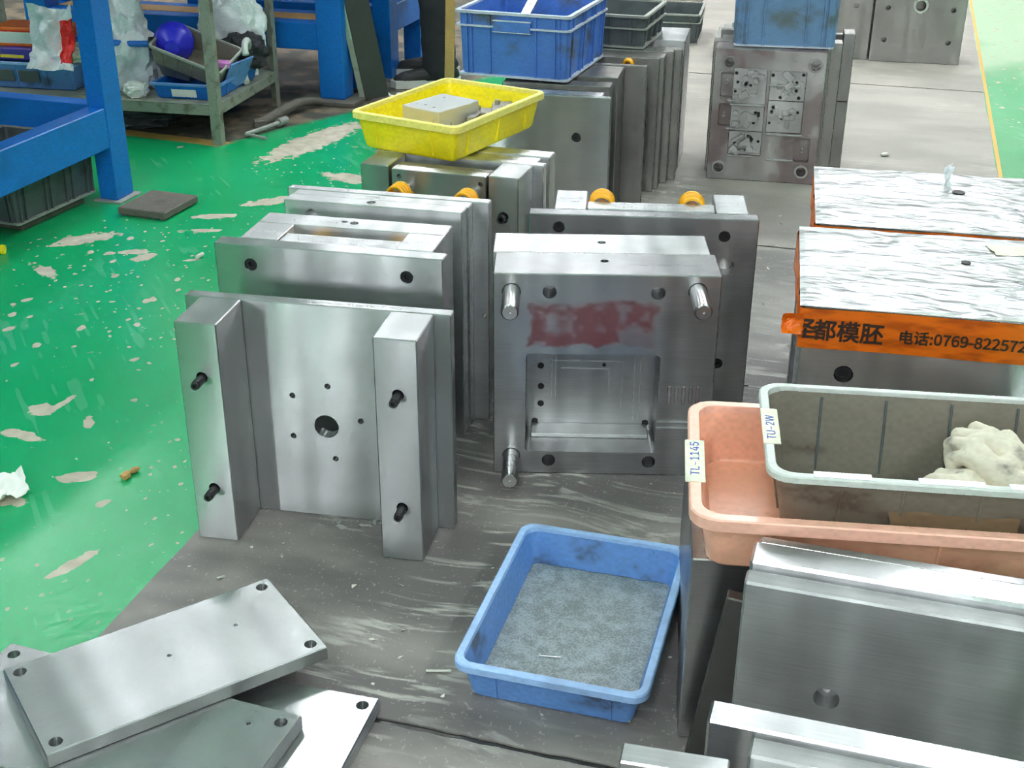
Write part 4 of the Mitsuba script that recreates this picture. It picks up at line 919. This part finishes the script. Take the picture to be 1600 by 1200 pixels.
def person():
    t = thing('person', 'person in black trousers and white-soled black shoes, standing at the far blue bench', 'person')
    # faces -x; two feet apart in depth
    j = {}
    for k, (fx, fy) in enumerate(((-.33, 5.71), (-.345, 5.93))):
        j[f'an{k}'] = ((fx, fy, .10), .050); j[f'kn{k}'] = ((fx - .02, fy, .48), .066); j[f'hp{k}'] = ((fx + .03, 5.82 + (fy - 5.82) * .75, .88), .092)
    j |= {'pel': ((-.305, 5.82, .95), .115), 'che': ((-.36, 5.82, 1.26), .125), 'nck': ((-.39, 5.82, 1.47), .05), 'hd': ((-.42, 5.82, 1.62), .088), 'chin': ((-.46, 5.82, 1.56), .055), 'nose': ((-.515, 5.82, 1.60), .012)}
    bones = [('an0', 'kn0'), ('kn0', 'hp0'), ('an1', 'kn1'), ('kn1', 'hp1'), ('hp0', 'pel'), ('hp1', 'pel'), ('pel', 'che'), ('che', 'nck'), ('nck', 'hd'), ('hd', 'chin'), ('hd', 'nose')]
    for k, s in enumerate((-1, 1)):
        j[f'sh{k}'] = ((-.37, 5.82 + s * .19, 1.38), .058); j[f'el{k}'] = ((-.42, 5.82 + s * .23, 1.12), .043); j[f'wr{k}'] = ((-.62, 5.82 + s * .17, 1.02), .030); j[f'ha{k}'] = ((-.69, 5.82 + s * .16, 1.0), .030)
        bones += [('che', f'sh{k}'), ('nck', f'sh{k}'), (f'sh{k}', f'el{k}'), (f'el{k}', f'wr{k}'), (f'wr{k}', f'ha{k}')]
        for q in range(4):
            y = 5.82 + s * .16 + (q - 1.5) * .019
            j[f'g{k}{q}a'] = ((-.735, y, .99), .0095); j[f'g{k}{q}b'] = ((-.775 + .006 * abs(q - 1.3), y, .965), .0085); bones += [(f'ha{k}', f'g{k}{q}a'), (f'g{k}{q}a', f'g{k}{q}b')]
        j[f'th{k}a'] = ((-.69, 5.82 + s * .115, .99), .0105); j[f'th{k}b'] = ((-.735, 5.82 + s * .105, .975), .009); bones += [(f'ha{k}', f'th{k}a'), (f'th{k}a', f'th{k}b')]
    part(t, 'body', chain(j, bones, .018, 8), 'skin', None, smooth=60)
    grow = lambda names, d: {n: (j[n][0], j[n][1] + d) for n in names}
    tr = grow(['an0', 'kn0', 'hp0', 'an1', 'kn1', 'hp1', 'pel'], .012)
    for k in (0, 1):
        p, r = tr[f'an{k}']; tr[f'an{k}'] = ((p[0], p[1], .075), .075); tr[f'mid{k}'] = ((p[0] - .006, p[1], .25), .074)
    m = chain(tr, [('an0', 'mid0'), ('mid0', 'kn0'), ('kn0', 'hp0'), ('an1', 'mid1'), ('mid1', 'kn1'), ('kn1', 'hp1'), ('hp0', 'pel'), ('hp1', 'pel')], .016, 6)
    v = m.vertices.copy(); v += m.vertex_normals * (.014 * (meshkit.fbm(v * [14, 14, 26], 3, 2) - .5))[:, None]; v[:, 2] = np.maximum(v[:, 2], .03); m.vertices = v
    part(t, 'trousers', m, 'trousers', None, smooth=60)
    sh = grow(['pel', 'che', 'sh0', 'sh1', 'el0', 'el1'], .013)
    part(t, 'shirt', chain(sh, [('pel', 'che'), ('che', 'sh0'), ('che', 'sh1'), ('sh0', 'el0'), ('sh1', 'el1')], .02, 6), 'trousers', None, smooth=60)
    hr = {'a': ((-.40, 5.82, 1.655), .088), 'b': ((-.375, 5.82, 1.60), .075)}
    part(t, 'hair', chain(hr, [('a', 'b')], .012, 4), 'shoe_black', None, smooth=60)
    for k, (fx, fy, a) in enumerate(((-.33, 5.71, .30), (-.345, 5.93, .15))):
        fr = F(fx, fy, a)
        s = {'h': ((.055, 0, .045), .036), 'm': ((-.06, 0, .045), .040), 't': ((-.155, .005, .036), .034), 't2': ((-.185, .008, .030), .026), 'c': ((.02, 0, .085), .042)}
        up = chain(s, [('h', 'm'), ('m', 't'), ('t', 't2'), ('h', 'c'), ('c', 'm')], .010, 4)
        sh_ = part(t, 'shoe', up, 'shoe_black', fr, smooth=60)
        sole = m3.CrossSection([np.array([(.095, .0), (.075, .036), (-.05, .042), (-.15, .046), (-.205, .03), (-.222, .006), (-.205, -.024), (-.15, -.036), (-.05, -.034), (.075, -.034)])]).offset(.002, m3.JoinType.Round, 2., 16).extrude(.034)
        part(sh_, 'sole', sole, 'white_rubber', fr)
person()

# ------------------------------------------------------------------ machine post at the back
t = thing('machine_post', 'grey machine post on a stepped square base behind the core half with inserts', 'machine post')
mp = F(1.02, 6.33, -.2)
part(t, 'pedestal', box(0.0, .22, .0, .22, -.003, .085, .004), 'bin_dark', mp); part(t, 'base_plate', box(-.03, .26, -.04, .26, .0855, .105, .004), 'grey_iron', mp)
part(t, 'step', box(.0, .20, -.0, .20, .1055, .13, .005), 'grey_iron', mp); part(t, 'flange', cyl((.10, .10, .1305), 'z', .060, .025, 32), 'grey_iron', mp, smooth=40)
part(t, 'post', cyl((.10, .10, .156), 'z', .034, .60, 32), 'grey_iron', mp, smooth=40)
t = thing('machine_cabinet', 'black ribbed machine column behind the grey post', 'machine')
part(t, 'column', box(.0, .16, 0, .2, -.003, .9, .004), 'shoe_black', F(1.235, 6.70, -.2))
for k in range(14): part(t, 'cooling_rib', box(.01, .15, -.012, -.0005, .10 + .05 * k, .115 + .05 * k, .001), 'grey_iron', F(1.235, 6.70, -.2))

# ------------------------------------------------------------------ litter on the floor
t = thing('paper_scrap', 'torn white paper scrap on the green floor at the left edge', 'paper scrap')
v, f = crumple(.080, .10, 18, .035, 51, .03); part(t, 'sheet', (v, f), 'white_matte', F(-1.005, 2.175, .5, -.002), smooth=40)
t = thing('twisted_wrapper', 'small brown twisted wrapper on the green floor', 'wrapper')
part(t, 'sheet', tube([(0, 0, .004), (.004, .012, .007), (.001, .022, .004), (.006, .032, .006), (.012, .042, .006)], [.0085, .009, .003, .007, .004], 7), 'wood', F(-.787, 2.225, -.3, -.002))
t = thing('wire_stub', 'short pale stick poking out from under the low blue tray', 'stick')
part(t, 'rod', tube([(0, 0, .003), (.04, .004, .003)], .0022, 8), 'chip_white', F(-.135, 1.622, -.1))
t = thing('bolt_stub', 'small pale bolt lying in the long floor scar', 'bolt')
part(t, 'rod', cyl((0, 0, .006), 'x', .006, .03, 14), 'chip_white', F(-.92, 3.485, 1.2))
rc_ = np.random.default_rng(77)
def crumbs(n, region, smin, smax, z, seed):
    r = np.random.default_rng(seed); ms = []
    for _ in range(n):
        x, y = region(r); s = r.uniform(smin, smax)
        p = r.normal(size=(8, 3)) * np.array([1, .7, .4]) * s * .5; p[:, 2] += .0; h = trimesh.convex.convex_hull(p); v = h.vertices.copy(); v[:, 2] += z - v[:, 2].min(); v[:, 0] += x; v[:, 1] += y
        ms.append((v, h.faces))
    return cat_mesh(ms)
def reg_lane(r):
    while True:
        u, v = r.uniform(-1.1, .35), r.uniform(1.30, 4.2); return lane(u, v)
put('stone_chips', crumbs(230, reg_lane, .002, .008, 0, 3), 'chip_white', label='scattered pale crumbs and chips over the grey floor sheets', cat='floor debris', kind='stuff')
put('paint_chips', crumbs(200, lambda r: lane(r.uniform(-1.9, -1.15), r.uniform(1.6, 4.6)), .002, .006, -.003, 4), 'chip_white', label='scattered pale crumbs and chips over the green floor paint', cat='floor debris', kind='stuff')
put('swarf', crumbs(40, lambda r: (r.normal(-.26, .03), r.normal(2.075, .015)), .003, .011, 0, 5), 'grey_iron', label='small heap of broken crumbs at the foot of the front left mould half', cat='floor debris', kind='stuff')
